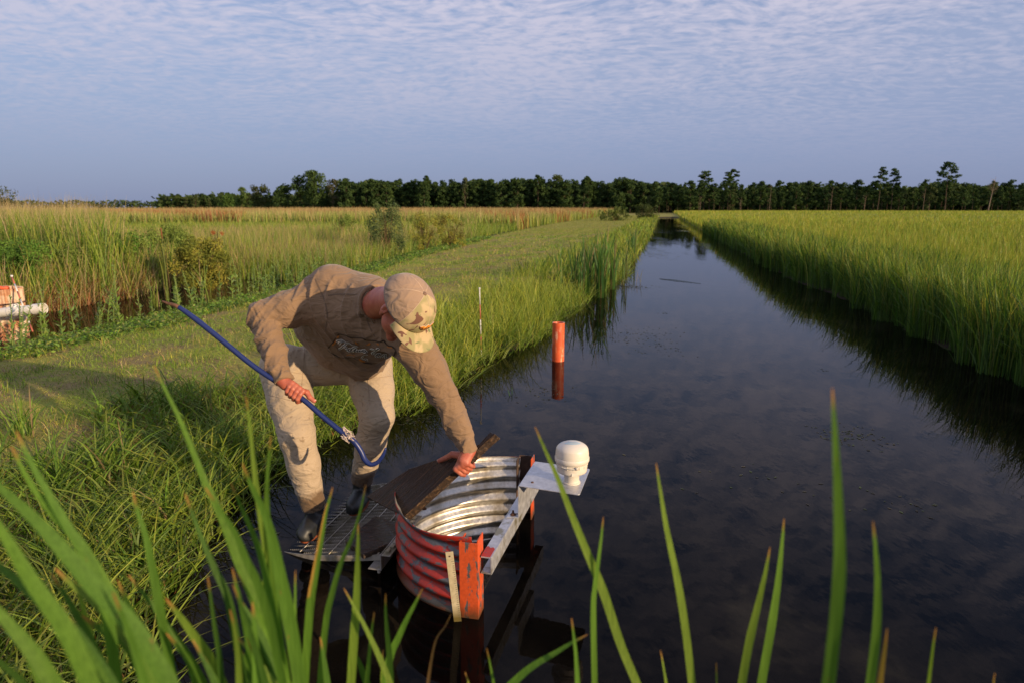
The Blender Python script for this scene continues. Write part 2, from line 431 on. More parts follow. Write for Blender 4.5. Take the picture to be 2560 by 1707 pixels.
NG = [(.08, .15, .015), (.12, .20, .022), (.17, .25, .03), (.05, .09, .013), (.20, .20, .04), (.17, .11, .05)]
# lush canal bank
st = Stuff()
bank = lambda x, y, u, v: (v < vl(u) + .10 + .12 * lump(x, y, 3.0)) & (v > vl(u) - 1.15 + .3 * lump(x, y, 1.5))
bh = lambda x, y: 1 + .35 * lump(x, y, 1.2)
n4 = sow(st, 950 * DQ, 6, 1.7, 1.2, 22, bank, (.08, .30), (.006, .013), (.35, 1.3), NG, NG[:3] + GR[:2], nseg=5, patch=var1, hmod=bh)
sow(st, 110 * DQ, 5, 1.5, 1.5, 9, bank, (.15, .36), (.013, .020), (.4, 1.2), NG[:4], NG[1:5], nseg=6)
n4b = sow(st, 420 * DQ, 6, 1.7, 1.2, 22, bank, (.06, .2), (.003, .006), (.4, 1.3), TAN + RUST + RUST + GR + [(.08, .05, .03)], nseg=3)
edge = lambda x, y, u, v: (v < vl(u) + .22) & (v > vl(u) - .45)
n5 = sow(st, 500 * DQ, 7, 1.5, 2, 22, edge, (.2, .5), (.006, .012), (.6, 1.3), GR, YG, nseg=5, curve=1.6)
bank2 = lambda x, y, u, v: (u < 158) & (v < vl(u) + .15) & (v > vl(u) - 1.9)
n6 = sow(st, 200 * DQ, 12, 1.5, 16, 160, bank2, (.25, .6), (.012, .02), (.2, .7), YG + GR + [(.25, .24, .08)], nseg=3, patch=var1)
# near taller clumps on the bank (left of the canal ahead)
tall = lambda x, y, u, v: bank(x, y, u, v) & (u > 6) & (u < 14)
n7 = sow(st, 420 * DQ, 9, 1.5, 6, 18, tall, (.35, .75), (.005, .01), (.15, .6), YG + GR, YG, nseg=4, hmod=bh)
st.build('bank_grass', LEAF, 'lush long green grass hanging over the canal edge')

# rice like field
st = Stuff()
fld = lambda x, y, u, v: (v > vr(u) + .22 * lump(x, y, 1.6) + .13 * lump(x, y, 5.0) - .05) & (y < 250)
fe = lambda x, y, u, v: fld(x, y, u, v) & (v < vr(u) + 1.6)
fh = lambda x, y: 1 + .08 * lump(x, y, .9) + .07 * lump(x, y, 4)
DG = [(.038, .095, .013), (.055, .125, .016), (.085, .155, .020), (.03, .07, .012)]
TOPC = [(.28, .36, .03), (.38, .39, .04), (.47, .38, .06), (.15, .27, .025), (.30, .28, .05)]
n8 = sow(st, 900 * DQ, 8, 1.5, 5, 60, fe, (.75, 1.26), (.008, .017), (.08, .55), DG, DG + [(.12, .22, .03), (.18, .28, .03)] + TOPC[:1], nseg=5, hmod=fh)
n9 = sow(st, 600 * DQ, 8, 1.35, 6, 60, fld, (.92, 1.18), (.006, .013), (.05, .28), DG, TOPC, nseg=4, hmod=fh)
n10 = sow(st, 14 * DQ, 60, 1.5, 60, 252, fld, (.95, 1.17), (.05, .09), (.05, .3), TOPC, TOPC, nseg=2, hmod=fh, half=math.radians(40))
n10b = sow(st, 150 * DQ, 9, 1.3, 5, 40, fe, (.5, .95), (.008, .014), (.5, 1.1), DG, DG + [(.12, .22, .03)], nseg=5, hmod=fh)
# dense lower mass of the crop
xs = []; cu = np.concatenate([np.arange(4, 60, .5), np.geomspace(60, 262, 60)]); cvv = np.concatenate([np.arange(.95, 12, .4), np.geomspace(12, 420, 70)])
CU, CV = np.meshgrid(cu, cvv, indexing='ij'); CVV = CV + vr(CU); XX = CU * UX + CVV * VX; YY = CU * UY + CVV * VY
ZZ = np.where(CV < 1.0, .05, .66 + .08 * np.clip((np.hypot(XX, YY) - 20) / 60, 0, 2.4) + .07 * lump(XX, YY, 5)) 
a, b2 = XX.shape; ii = np.arange(a * b2).reshape(a, b2)
Qc = np.stack([ii[:-1, :-1], ii[1:, :-1], ii[1:, 1:], ii[:-1, 1:]], -1).reshape(-1, 4)
st.add(np.stack([XX, YY, ZZ], -1).reshape(-1, 3).astype(np.float32), Qc, np.tile(np.array([[.11, .17, .025]]), (XX.size, 1)) * (1 + .3 * lump(XX, YY, 3).reshape(-1, 1)))
st.build('crop_field_grass', LEAF, 'dense green grain-like field with yellowing tops right of the canal')

# marsh left of the ditch
st = Stuff()
mar = lambda x, y, u, v: (v < vL(u) - np.where(u > 17, 1.3, 4.4) + .2 * lump(x, y, 1.5)) & (y < 240)
def tallz(x, y): return (x / y < -.60 + .04 * lump(x, y, .7)) & (y > 14.5)
low = lambda x, y, u, v: mar(x, y, u, v) & ~tallz(x, y) & (y < 62)
n11 = sow(st, 330 * DQ, 16, 1.4, 12, 65, low, (.45, .95), (.008, .014), (.1, .55), GR + GR + YG, YG + GR + [(.36, .32, .13)], nseg=3, patch=var1)
n11b = sow(st, 85 * DQ, 16, 1.4, 12, 45, low, (.5, 1.15), (.006, .01), (.05, .3), TAN + [(.30, .20, .15)], nseg=3)
tz = lambda x, y, u, v: mar(x, y, u, v) & tallz(x, y)
n12 = sow(st, 150 * DQ, 20, 1.3, 14, 65, tz, (1.2, 1.95), (.012, .02), (.06, .3), GR, YG + GR + [(.36, .33, .10)], nseg=4, patch=var1)
n12b = sow(st, 22 * DQ, 20, 1.2, 15, 65, tz, (1.9, 2.35), (.010, .016), (.05, .25), [(.25, .24, .08), (.32, .25, .11)], [(.40, .30, .15)], nseg=3)
fz = lambda x, y, u, v: mar(x, y, u, v) & (y >= 60)
n13 = sow(st, 22 * DQ, 65, 1.3, 58, 300, fz, (1.2, 1.7), (.05, .08), (.05, .25), YG + GR, [(.36, .31, .12), (.38, .35, .12), (.30, .33, .08), (.27, .33, .07)], nseg=2)
n13b = sow(st, 2.2 * DQ, 65, 1.1, 60, 240, fz, (1.7, 2.15), (.05, .08), (.02, .15), TAN, [(.38, .28, .12), (.31, .20, .09)], nseg=2)
rustz = lambda x, y, u, v: fz(x, y, u, v) & (lump(x * .25, y * .25, .35) > .35)
n13c = sow(st, 9 * DQ, 65, 1.2, 60, 200, rustz, (1.5, 1.8), (.08, .12), (.02, .15), RUST, [(.36, .15, .06)], nseg=2)
# ditch far edge: dead reeds and dark straw
de = lambda x, y, u, v: (v < vL(u) - 4.05 + .2 * lump(x, y, 1.5)) & (v > vL(u) - 5.4)
n14 = sow(st, 420 * DQ, 14, 1.2, 10, 40, de, (.3, .8), (.008, .014), (.2, 1.1), TAN + RUST + [(.12, .08, .05)], nseg=4, curve=1.5)
n14b = sow(st, 200 * DQ, 14, 1.2, 10, 60, de, (.6, 1.35), (.008, .012), (.05, .35), YG + TAN + GR, nseg=4)
st.build('marsh_grass', LEAF, 'mixed tall green and tan marsh grass beyond the narrow ditch')

# leafy weeds on the levee shoulder beside the ditch
st = Stuff()
sh = lambda x, y, u, v: (v < vL(u) + .25 + .3 * lump(x, y, 1.4)) & (v > vL(u) - 1.35)
def weeds(dens, d0, pw, a, b_, ok, hh, sz, pal, npl=9):
    x, y = scatter(dens, d0, pw, a, b_, ok); n = len(x); z0 = hgt(x, y)
    zz = z0[:, None] + RNG.uniform(0, 1, (n, npl)) * RNG.uniform(hh[0], hh[1], (n, 1))
    xx = x[:, None] + RNG.normal(0, .05, (n, npl)); yy = y[:, None] + RNG.normal(0, .05, (n, npl))
    s = RNG.uniform(sz[0], sz[1], (n, npl)) * np.maximum(1, np.hypot(x, y) / d0 * .6)[:, None]
    leafquads(st, xx.ravel(), yy.ravel(), zz.ravel(), s.ravel(), np.repeat(pick(pal, n), npl, 0) * RNG.uniform(.8, 1.2, (n * npl, 1)))
    return n
def leafquads(st, x, y, z, s, c, flat=.5, lean=None):
    n = len(x); a = RNG.uniform(0, 2 * PI, n); e = RNG.uniform(-.5, .9, n)
    d = np.stack([np.cos(a) * np.cos(e), np.sin(a) * np.cos(e), np.sin(e)], 1) * s[:, None]
    r = RNG.normal(0, 1, (n, 3)); r -= d * (np.sum(r * d, 1) / np.sum(d * d, 1))[:, None]; r /= np.linalg.norm(r, axis=1)[:, None]; r *= s[:, None] * flat * .5
    p = np.stack([x, y, z], 1)
    V = np.stack([p, p + d * .5 + r, p + d, p + d * .5 - r], 1).reshape(-1, 3)
    st.add(V.astype(np.float32), np.arange(n * 4).reshape(-1, 4), np.repeat(c, 4, 0))
n15 = weeds(230 * DQ, 10, 1.3, 6, 40, sh, (.04, .16), (.03, .06), [(.12, .24, .03), (.20, .30, .05), (.08, .15, .025), (.18, .20, .05)])
sow(st, 130 * DQ, 10, 1.3, 6, 40, sh, (.08, .2), (.006, .01), (.2, .7), GR + YG, nseg=3)
bnk = lambda x, y, u, v: bank(x, y, u, v) & (u < 12)
weeds(16 * DQ, 8, 1.3, 3, 12, bnk, (.05, .2), (.02, .045), [(.10, .20, .03), (.16, .26, .05)], 6)
st.build('leafy_weeds', LEAF, 'bright leafy green weeds along the ditch side of the levee', smooth=False)
print('BLADES', n1, n2, n3, n4, n4b, n5, n6, n7, n8, n9, n10, n11, n12, n13, n14, n15)

# floating scum and bits of duckweed
st = Stuff()
for (dx, dy, sx, sy, n) in ((1450, 770, .7, .8, 150), (1520, 800, .5, .5, 60), (1960, 1000, .35, .3, 110), (1490, 585, .8, 3.0, 160), (1440, 660, .7, .5, 200), (1230, 900, .5, .4, 60), (1890, 850, .1, .1, 6),
                             (1700, 1100, .8, .6, 30), (2060, 1150, .3, .3, 20), (1530, 720, .1, .1, 8), (1060, 880, .5, .4, 160), (930, 960, .4, .25, 160), (480, 1260, .25, .2, 120), (1330, 700, .4, .6, 120)):
    p_ = WZ(dx, dy, .003); x = RNG.normal(p_.x, sx * .5, n); y = RNG.normal(p_.y, sy * .5, n); a = RNG.uniform(0, 6.28, n); r_ = RNG.uniform(.004, .016, n) * max(1, p_.y / 9)
    V_ = np.stack([np.stack([x + r_ * np.cos(a + k * PI / 2) * (1.6 if k % 2 else .7), y + r_ * np.sin(a + k * PI / 2) * (1.6 if k % 2 else .7), np.full(n, .003)], 1) for k in range(4)], 1).reshape(-1, 3)
    st.add(V_.astype(np.float32), np.arange(n * 4).reshape(-1, 4), np.repeat(pick([(.07, .09, .03), (.10, .09, .04), (.05, .045, .03)], n), 4, 0))
st.build('floating_duckweed', LEAF, 'scattered bits of duckweed and scum floating on the canal', smooth=False)
# ---------------------------------------------------------------- smooth surfaces from distance fields
def A(v): return np.array(v, dtype=np.float64)
def cone(P, a, b, ra, rb):
    a, b = A(a), A(b); ab = b - a; t = np.clip(((P - a) @ ab) / (ab @ ab), 0, 1)
    return np.linalg.norm(P - a - t[:, None] * ab, axis=1) - (ra + (rb - ra) * t)
def ell(P, c, axes, r):
    """axes: three unit vectors, r: radii"""
    q = np.stack([(P - A(c)) @ A(x) for x in axes], 1); r = A(r)
    k0 = np.linalg.norm(q / r, axis=1); k1 = np.linalg.norm(q / (r * r), axis=1)
    return k0 * (k0 - 1) / np.maximum(k1, 1e-9)
def smin(a, b, k):
    h = np.clip(.5 + .5 * (b - a) / k, 0, 1); return b * (1 - h) + a * h - k * h * (1 - h)
def smax(a, b, k): return -smin(-a, -b, k)
def chain(P, pts, rad, k=.01):
    d = None
    for i in range(len(pts) - 1):
        e = cone(P, pts[i], pts[i + 1], rad[i], rad[i + 1]); d = e if d is None else smin(d, e, k)
    return d
def ev(f, P, ch=400000):
    return np.concatenate([f(P[i:i + ch]) for i in range(0, len(P), ch)])
def surfnet(f, lo, hi, h, it=2):
    lo, hi = A(lo), A(hi); n = np.ceil((hi - lo) / h).astype(int) + 1
    gx, gy, gz = [lo[i] + h * np.arange(n[i]) for i in range(3)]
    # coarse pass to skip empty space
    G = np.stack(np.meshgrid(gx, gy, gz, indexing='ij'), -1).reshape(-1, 3)
    cs = 4
    cx, cyy, cz = gx[::cs], gy[::cs], gz[::cs]
    GC = np.stack(np.meshgrid(cx, cyy, cz, indexing='ij'), -1).reshape(-1, 3)
    dc = ev(f, GC).reshape(len(cx), len(cyy), len(cz))
    def up(a): 
        a = np.repeat(np.repeat(np.repeat(a, cs, 0), cs, 1), cs, 2); return a[:n[0], :n[1], :n[2]]
    # shift so every fine point looks at the coarse sample at or below it
    D = up(dc).copy().reshape(-1)
    near = np.abs(D) < h * cs * 2.4
    D[near] = ev(f, G[near]); D = D.reshape(n)
    S = D < 0
    c = sum(S[i:n[0] - 1 + i, j:n[1] - 1 + j, k:n[2] - 1 + k].astype(int) for i in (0, 1) for j in (0, 1) for k in (0, 1))
    act = (c > 0) & (c < 8); ids = -np.ones(act.shape, dtype=np.int64); I = np.argwhere(act); ids[act] = np.arange(len(I))
    acc = np.zeros((len(I), 3)); cnt = np.zeros(len(I))
    corners = [(i, j, k) for i in (0, 1) for j in (0, 1) for k in (0, 1)]
    for a in corners:
        for ax in range(3):
            if a[ax] == 1: continue
            b = list(a); b[ax] = 1
            da = D[I[:, 0] + a[0], I[:, 1] + a[1], I[:, 2] + a[2]]; db = D[I[:, 0] + b[0], I[:, 1] + b[1], I[:, 2] + b[2]]
            m = (da < 0) != (db < 0); t = np.where(m, da / np.where(m, da - db, 1), 0)
            p = np.tile(A(a), (len(I), 1)); p[:, ax] = t
            acc += p * m[:, None]; cnt += m
    V = lo + (I + acc / cnt[:, None]) * h
    F = []
    for ax in range(3):
        o1, o2 = [(1, 2), (2, 0), (0, 1)][ax]
        sl0 = [slice(None)] * 3; sl1 = [slice(None)] * 3; sl0[ax] = slice(0, -1); sl1[ax] = slice(1, None)
        a = S[tuple(sl0)]; b = S[tuple(sl1)]; E = np.argwhere(a != b)
        sgn = a[E[:, 0], E[:, 1], E[:, 2]]
        ok = (E[:, o1] > 0) & (E[:, o2] > 0) & (E[:, o1] < n[o1] - 1) & (E[:, o2] < n[o2] - 1); E = E[ok]; sgn = sgn[ok]
        def cell(d1, d2):
            q = E.copy(); q[:, o1] += d1; q[:, o2] += d2; return ids[q[:, 0], q[:, 1], q[:, 2]]
        q = np.stack([cell(-1, -1), cell(0, -1), cell(0, 0), cell(-1, 0)], 1)
        q[~sgn] = q[~sgn][:, ::-1]; F.append(q)
    F = np.concatenate(F); F = F[(F >= 0).all(1)]
    e = h * .25
    for _ in range(it):
        d0 = ev(f, V); g = np.stack([ev(f, V + np.eye(3)[i] * e) - d0 for i in range(3)], 1) / e
        g2 = np.maximum((g * g).sum(1), .2); V = V - np.clip(d0 / g2, -h, h)[:, None] * g
    return V, F

def sdf_obj(name, f, lo, hi, h, mat, parent, it=2):
    V, F = surfnet(f, lo, hi, h, it)
    o = link(name, np_mesh(name, V, F), parent, mat, True); return o, V, F
def bbox(pts, m):
    P = np.array([list(p) for p in pts]); return P.min(0) - m, P.max(0) + m

def setparent(c, p):
    c.parent = p; bpy.context.view_layer.update(); c.matrix_parent_inverse = p.matrix_world.inverted()

# ---------------------------------------------------------------- materials of the person
def cloth(name, c, scale=260, var=.08, stains=None, bumps=.12):
    m, t, b = material(name); p = t.coord()
    w = t.noise(p, scale, 2); big = t.noise(p, 3.5, 4)
    base = t.ramp(big, [(.3, tuple(x * (1 - var) for x in c)), (.7, tuple(x * (1 + var) for x in c))])
    if stains:
        base = t.mix(t.ramp(t.noise(p, 38, 2, .4), [(.66, 0.0), (.72, .7)]), base, stains)
        z = t.new('SeparateXYZ', Vector=t.pos()).outputs[2]
        z = t.math('ADD', z, t.math('MULTIPLY', t.noise(p, 9, 4), .12))
        base = t.mix(t.ramp(z, [(.36, 1.0), (.405, 0.0)]), base, t.mix(1.0, base, (.33, .27, .22), 'MULTIPLY'))   # soaked, muddy leg ends
    t.set(b, 'Base Color', base); t.set(b, 'Roughness', .85); t.set(b, 'Specular IOR Level', .2)
    t.set(b, 'Sheen Weight', .15)
    h = t.math('ADD', t.math('MULTIPLY', w, .03), t.math('MULTIPLY', t.noise(t.mapping(p, (1, 1, 1.8)), 9, 2.5, .45, 1.8), 1.0))
    t.set(b, 'Normal', t.bump(h, bumps, .03))
    return m
SHIRT = cloth('tan_knit_cloth', (.235, .150, .088), bumps=.6); PANTS = cloth('khaki_twill', (.41, .32, .22), stains=(.24, .17, .105), bumps=.55)
PRINTBLK = simple('black_print', (.012, .01, .01), .7, bump=0); PRINTWHT = simple('white_print', (.82, .80, .76), .7, bump=0)
PRINTORG = simple('orange_print', (.50, .18, .03), .7, bump=0); PRINTBRN = simple('dark_brown_print', (.035, .018, .01), .7, bump=0)
m, t, b = material('sunburnt_skin'); p = t.coord()
c = t.ramp(t.noise(p, 16, 5, .6), [(.3, (.36, .085, .05)), (.55, (.45, .13, .075)), (.75, (.52, .19, .12))])
t.set(b, 'Base Color', c); t.set(b, 'Roughness', .5); t.set(b, 'Subsurface Weight', .15); t.set(b, 'Subsurface Radius', (.01, .004, .002)); t.set(b, 'Subsurface Scale', 1.0)
t.set(b, 'Normal', t.bump(t.noise(p, 190, 3), .25, .002)); SKIN = m
NAIL = simple('finger_nail', (.62, .33, .26), .35, bump=0)
HAIR = simple('short_brown_hair', (.055, .033, .02), .8, scale=300, var=.5, bump=.8)
BOOT = simple('wet_black_rubber', (.016, .018, .018), .5, scale=12, var=.5, bump=.2, bdist=.006)
BOOTR = simple('rust_coloured_rubber', (.24, .06, .02), .6, scale=20, var=.3)
CAPM = cloth('plain_khaki_cap_cloth', (.30, .205, .14), 320, .10, bumps=.5)
m, t, b = material('camouflage_cloth'); p = t.coord()
q1 = t.noise(p, 14, 2, .4, .6); q2 = t.noise(t.mapping(p, loc=(3, 5, 1)), 19, 2, .45, .9); q3 = t.noise(t.mapping(p, (1, 2.1, 1), loc=(9, 2, 4)), 17, 1.5, .4, 1.2)
c = t.mix(t.ramp(q1, [(.46, 0.0), (.58, 1.0)]), (.46, .35, .19), (.30, .26, .12))
c = t.mix(t.ramp(q2, [(.63, 0.0), (.69, 1.0)]), c, (.17, .19, .085))
c = t.mix(t.ramp(q3, [(.64, 0.0), (.655, 1.0)]), c, (.16, .075, .05))
t.set(b, 'Base Color', c); t.set(b, 'Roughness', .9); CAMO = m

# ---------------------------------------------------------------- pose (points measured in the photograph)
PEL = W(770, 800, 4.12); CHE = W(822, 704, 3.66); NEC = W(862, 694, 3.44)
SR = W(722, 692, 3.66); ER = W(604, 728, 3.58); WR = W(648, 872, 3.38)
SL = W(946, 786, 3.47); EL_ = W(1018, 903, 3.46); WL = W(1077, 1034, 3.43)
HR = W(654, 846, 4.02); KR = W(682, 1000, 3.76); AR = W(722, 1172, 3.80)
HL = W(846, 838, 4.15); KL = W(866, 955, 3.93); AL = W(830, 1108, 4.15)
T_ = (CHE - PEL).normalized(); L_ = (SL - SR); L_ = (L_ - T_ * L_.dot(T_)).normalized(); F_ = T_.cross(L_).normalized()
if F_.z > 0: F_ = -F_
def ln(a, b, t): return a + (b - a) * t
def wav(P, a, b, fr, amp, ph=0, tw=2.0, pw=2.0):
    """irregular folds running round a limb"""
    a, b = A(a), A(b); ab = b - a; L = np.linalg.norm(ab); t = (P - a) @ ab / L
    q = P - a
    n1 = np.sin(q[:, 0] * 19 + q[:, 2] * 13 + ph) + .7 * np.sin(q[:, 1] * 27 - q[:, 2] * 21 + ph * 2) + .5 * np.sin(q[:, 0] * 41 + q[:, 1] * 33 + ph * 3)
    s = np.sin(t * fr * .5 + tw * .8 * n1)
    s2 = np.sin(t * fr * .27 + 1.6 * n1 + ph)
    m = .45 + .55 * np.sin(n1 * 1.3 + t * 17 + ph)
    g = 1 - np.abs(s); g2 = 1 - np.abs(s2); return (g ** pw * (.25 + .75 * np.clip(m, 0, 1)) + .7 * g2 ** 2.5 - .45) * amp
def dragf(P, o, d1, k1, amp, ph=0):
    q = P - A(o); x = q @ A(d1); n1 = np.sin(q[:, 0] * 9 + q[:, 2] * 7 + ph) + .6 * np.sin(q[:, 1] * 15 + q[:, 0] * 8)
    return ((1 - np.abs(np.sin(x * k1 + .9 * n1))) ** 2.4 - .3) * amp * (.5 + .5 * np.sin(n1 * 2 + x * 6 + ph))

person = empty('person', (AR.x + .1, AR.y + .15, .08))
tag(person, 'man in tan shirt and camouflage cap bending down to lift a wet board', 'person')

def f_shirt(P):
    d = None
    for s, r0, r1 in ((-.13, .145, .125), (0, .175, .14), (.13, .145, .125)):
        a = PEL + T_ * .17 + L_ * (s * 1.15 + .01) + F_ * .02; bb = CHE + L_ * s * 1.25
        e = cone(P, a, bb, r0, r1); d = e if d is None else smin(d, e, .05)
    d = smin(d, ell(P, PEL + T_ * .30 + L_ * .015 + F_ * .035, (T_, L_, F_), (.20, .265, .145)), .08)       # belly
    d = smin(d, ell(P, CHE + T_ * -.10 + L_ * .02 + F_ * .04, (T_, L_, F_), (.20, .27, .15)), .07)
    d = smin(d, cone(P, W(772, 690, 3.72), W(856, 690, 3.60), .142, .128), .10)
    d = smin(d, cone(P, CHE, NEC, .12, .078), .07)
    d = smin(d, cone(P, SR, SL, .10, .10), .07)
    sl = chain(P, [SR, ln(SR, ER, .5), ER], [.108, .100, .084], .02)
    sl = smin(sl, chain(P, [ER, ln(ER, WR, .55), WR], [.080, .066, .052], .02), .015)
    sl = sl - wav(P, ER, WR, 120, .011, .4) * np.clip(1 - np.abs(cone(P, ER, WR, 0, 0)) / .13, 0, 1) \
        - dragf(P, SR, ((ER - SR).normalized() * .75 + camdir(0, .7, -.2)).normalized(), 62, .016, 1.0) * np.clip(1 - cone(P, SR, ER, 0, 0) / .16, 0, 1) - wav(P, SR, ER, 60, .008, 2.1, 1.5) * np.clip(1 - cone(P, ln(SR, ER, .7), ER, 0, 0) / .14, 0, 1)
    sr = chain(P, [SL, ln(SL, EL_, .5), EL_], [.110, .094, .078], .02)
    sr = smin(sr, chain(P, [EL_, ln(EL_, WL, .6), WL], [.078, .066, .047], .02), .02)
    sr = sr - wav(P, EL_, WL, 64, .009, 1.4) * np.clip(1 - cone(P, EL_, WL, 0, 0) / .12, 0, 1) - wav(P, SL, EL_, 55, .010, .2) * np.clip(1 - cone(P, SL, EL_, 0, 0) / .15, 0, 1)
    d = smin(d, sl, .035); d = smin(d, sr, .035)
    # soft diagonal drag folds on the trunk
    q = P - A(PEL); tt = q @ A(T_); ll = q @ A(L_)
    fr_ = np.clip((q @ A(F_)) / .12 + .2, 0, 1)
    d = d - fr_ * (dragf(P, SR, (T_ + L_ * .8).normalized(), 34, .016, .5) + dragf(P, PEL, (L_ * .9 - T_ * .5).normalized(), 27, .010, 2.5)) - .002 * np.sin(ll * 21 + tt * 12)
    # cut open at hem, cuffs, neck
    hem = (P - A(PEL + T_ * .095 + F_ * .02)) @ A(T_) + .012 * np.sin(ll * 9)
    trunk_only = np.minimum(cone(P, SR, ER, .13, .13), cone(P, ER, WR, .11, .11))
    cut = np.where(trunk_only > 0, -hem, -1.0)
    d = np.maximum(d, np.where(cut > -.2, cut, -1.0))
    ar = (WR - ER).normalized(); al = (WL - EL_).normalized()
    d = np.maximum(d, np.where(cone(P, WR, WR + ar * .2, .12, .12) < 0, (P - A(WR + ar * .012)) @ A(ar), -1))
    d = np.maximum(d, np.where(cone(P, WL, WL + al * .2, .12, .12) < 0, (P - A(WL + al * .012)) @ A(al), -1))
    d = np.maximum(d, -cone(P, NEC, NEC + (NEC - CHE).normalized() * .3, .064, .075))
    return d
lo, hi = bbox([PEL - T_ * .1, CHE, NEC, SR, ER, WR, SL, EL_, WL], .32)
H1 = .0065
shirt, SV, SF = sdf_obj('shirt', f_shirt, lo, hi, H1, SHIRT, person)
shirt['label'] = 'tan long sleeved shirt with printed chest emblem'
sbvh = BVHTree.FromPolygons([tuple(v) for v in SV], [tuple(int(i) for i in f) for f in SF])

def ring(c, ax, r, rr, name, mat, parent, n=40, lump_=.0):
    """thin band lying on the cloth around a limb"""
    ax = Vector(ax).normalized(); e = ax.orthogonal().normalized(); g = ax.cross(e); pts = []
    for k in range(n):
        a = 2 * PI * k / n; d = e * math.cos(a) + g * math.sin(a)
        h = sbvh.ray_cast(Vector(c) + d * (r * 3), -d, r * 3)
        p = h[0] if h[0] is not None else Vector(c) + d * r
        pts.append(p + d * rr * .3)
    b = MB(); pts.append(pts[0]); b.tube(pts, rr, 6, cap=False); return b.build(name, mat, parent, True)
ar = (WR - ER).normalized(); al = (WL - EL_).normalized()

def f_pants(P):
    d = ell(P, PEL + T_ * .03 - F_ * .0, (T_, L_, F_), (.17, .215, .15))
    d = smin(d, cone(P, HR, HL, .115, .115), .05)
    def leg(h, k, a, ph):
        ankle = k + (a - k) * .93
        e = chain(P, [h, ln(h, k, .5), k], [.150, .128, .100], .03)
        e = smin(e, chain(P, [k, ln(k, ankle, .4), ankle], [.100, .092, .072], .03), .03)
        fd = np.clip(1 - cone(P, ln(k, a, .35), a, 0, 0) / .14, 0, 1)
        e = e - wav(P, k, a, 60, .014, ph) * fd - dragf(P, h, ((k - h).normalized() + L_ * .8).normalized(), 30, .014, ph) * np.clip(1 - cone(P, h, k, 0, 0) / .19, 0, 1)
        ax = A((a - k).normalized())
        return np.maximum(e, (P - A(ankle)) @ ax - .015)
    d = smin(d, leg(HR, KR, AR, .3), .03); d = smin(d, leg(HL, KL, AL, 2.0), .03)
    return d
lo, hi = bbox([PEL, HR, HL, KR, KL, AR, AL], .26)
pants, PV, PF = sdf_obj('trousers', f_pants, lo, hi, H1 * 1.15, PANTS, person)
pants['label'] = 'khaki work trousers soaked and muddy at the lower legs'
pb = []   # cargo pocket seams and belt line
pbvh = BVHTree.FromPolygons([tuple(v) for v in PV], [tuple(int(i) for i in f) for f in PF])
def seam(bv, a, b, frm, n, rad, mb, m=0, off=.0):
    pts = []
    for i in range(n + 1):
        p = ln(Vector(a), Vector(b), i / n); h = bv.ray_cast(Vector(frm), (p - Vector(frm)).normalized())
        if h[0] is not None: pts.append(h[0] + h[1] * off)
    if len(pts) > 1: q = MB(); q.tube(pts, rad, 5, m); mb.append(q)
C0 = Vector((0, 0, CAM_H))
for (a, b_) in (((612, 905), (690, 925)), ((690, 925), (700, 800)), ((640, 850), (720, 862)), ((845, 870), (905, 862)), ((845, 870), (850, 930)), ((780, 868), (782, 850))):
    seam(pbvh, W(*a, 3.9), W(*b_, 3.9), C0, 14, .0022, pb)
THREAD = cloth('seam_thread', (.34, .25, .17))
for q in pb: setparent(q.build('seam', THREAD, None, True), pants)

# boots
def boot(a, toe_dir, name):
    td = Vector(toe_dir).normalized(); s = Vector((-td.y, td.x, 0)); g = .085
    base = Vector((a.x, a.y, g))
    def f(P):
        d = chain(P, [a + Vector((0, 0, .14)), base + Vector((0, 0, .06))], [.060, .056], .03)
        d = smin(d, cone(P, base - td * .055 + Vector((0, 0, .045)), base + td * .17 + Vector((0, 0, .035)), .048, .046), .03)
        d = smin(d, ell(P, base + td * .10 + Vector((0, 0, .05)), (td, s, Vector((0, 0, 1))), (.13, .052, .055)), .03)
        q = P - A(a); d = d - .003 * np.sin(q[:, 2] * 90 + 2 * np.sin(q[:, 0] * 30))
        return np.maximum(d, -(P[:, 2] - g - .012))
    lo, hi = bbox([a + Vector((0, 0, .16)), base + td * .28, base - td * .14], .09)
    o, _, _ = sdf_obj('boot', f, lo, hi, .008, BOOT, person)
    mb = MB(); n = 40; vs = []
    for z, ex in ((0, 0), (.028, .004)):
        for k in range(n):
            an = 2 * PI * k / n; rx = .15 + ex; ry = (.053 + ex) * (1 + .12 * math.cos(an))
            vs.append(base + td * (.055 + rx * math.cos(an)) + s * ry * math.sin(an) + Vector((0, 0, z - .002)))
    mb.add(vs, [tuple(range(n))[::-1], tuple(range(n, 2 * n))] + [(k, (k + 1) % n, n + (k + 1) % n, n + k) for k in range(n)])
    so = mb.build('sole', BOOTR, person); so.parent = o; so.matrix_parent_inverse = Matrix()
    so.matrix_parent_inverse = o.matrix_world.inverted(); return o
boot(AR + Vector((0, 0, -.02)), (-.02, -1, 0), 'boot'); boot(AL + Vector((0, 0, -.02)), (-.08, -1, 0), 'boot')

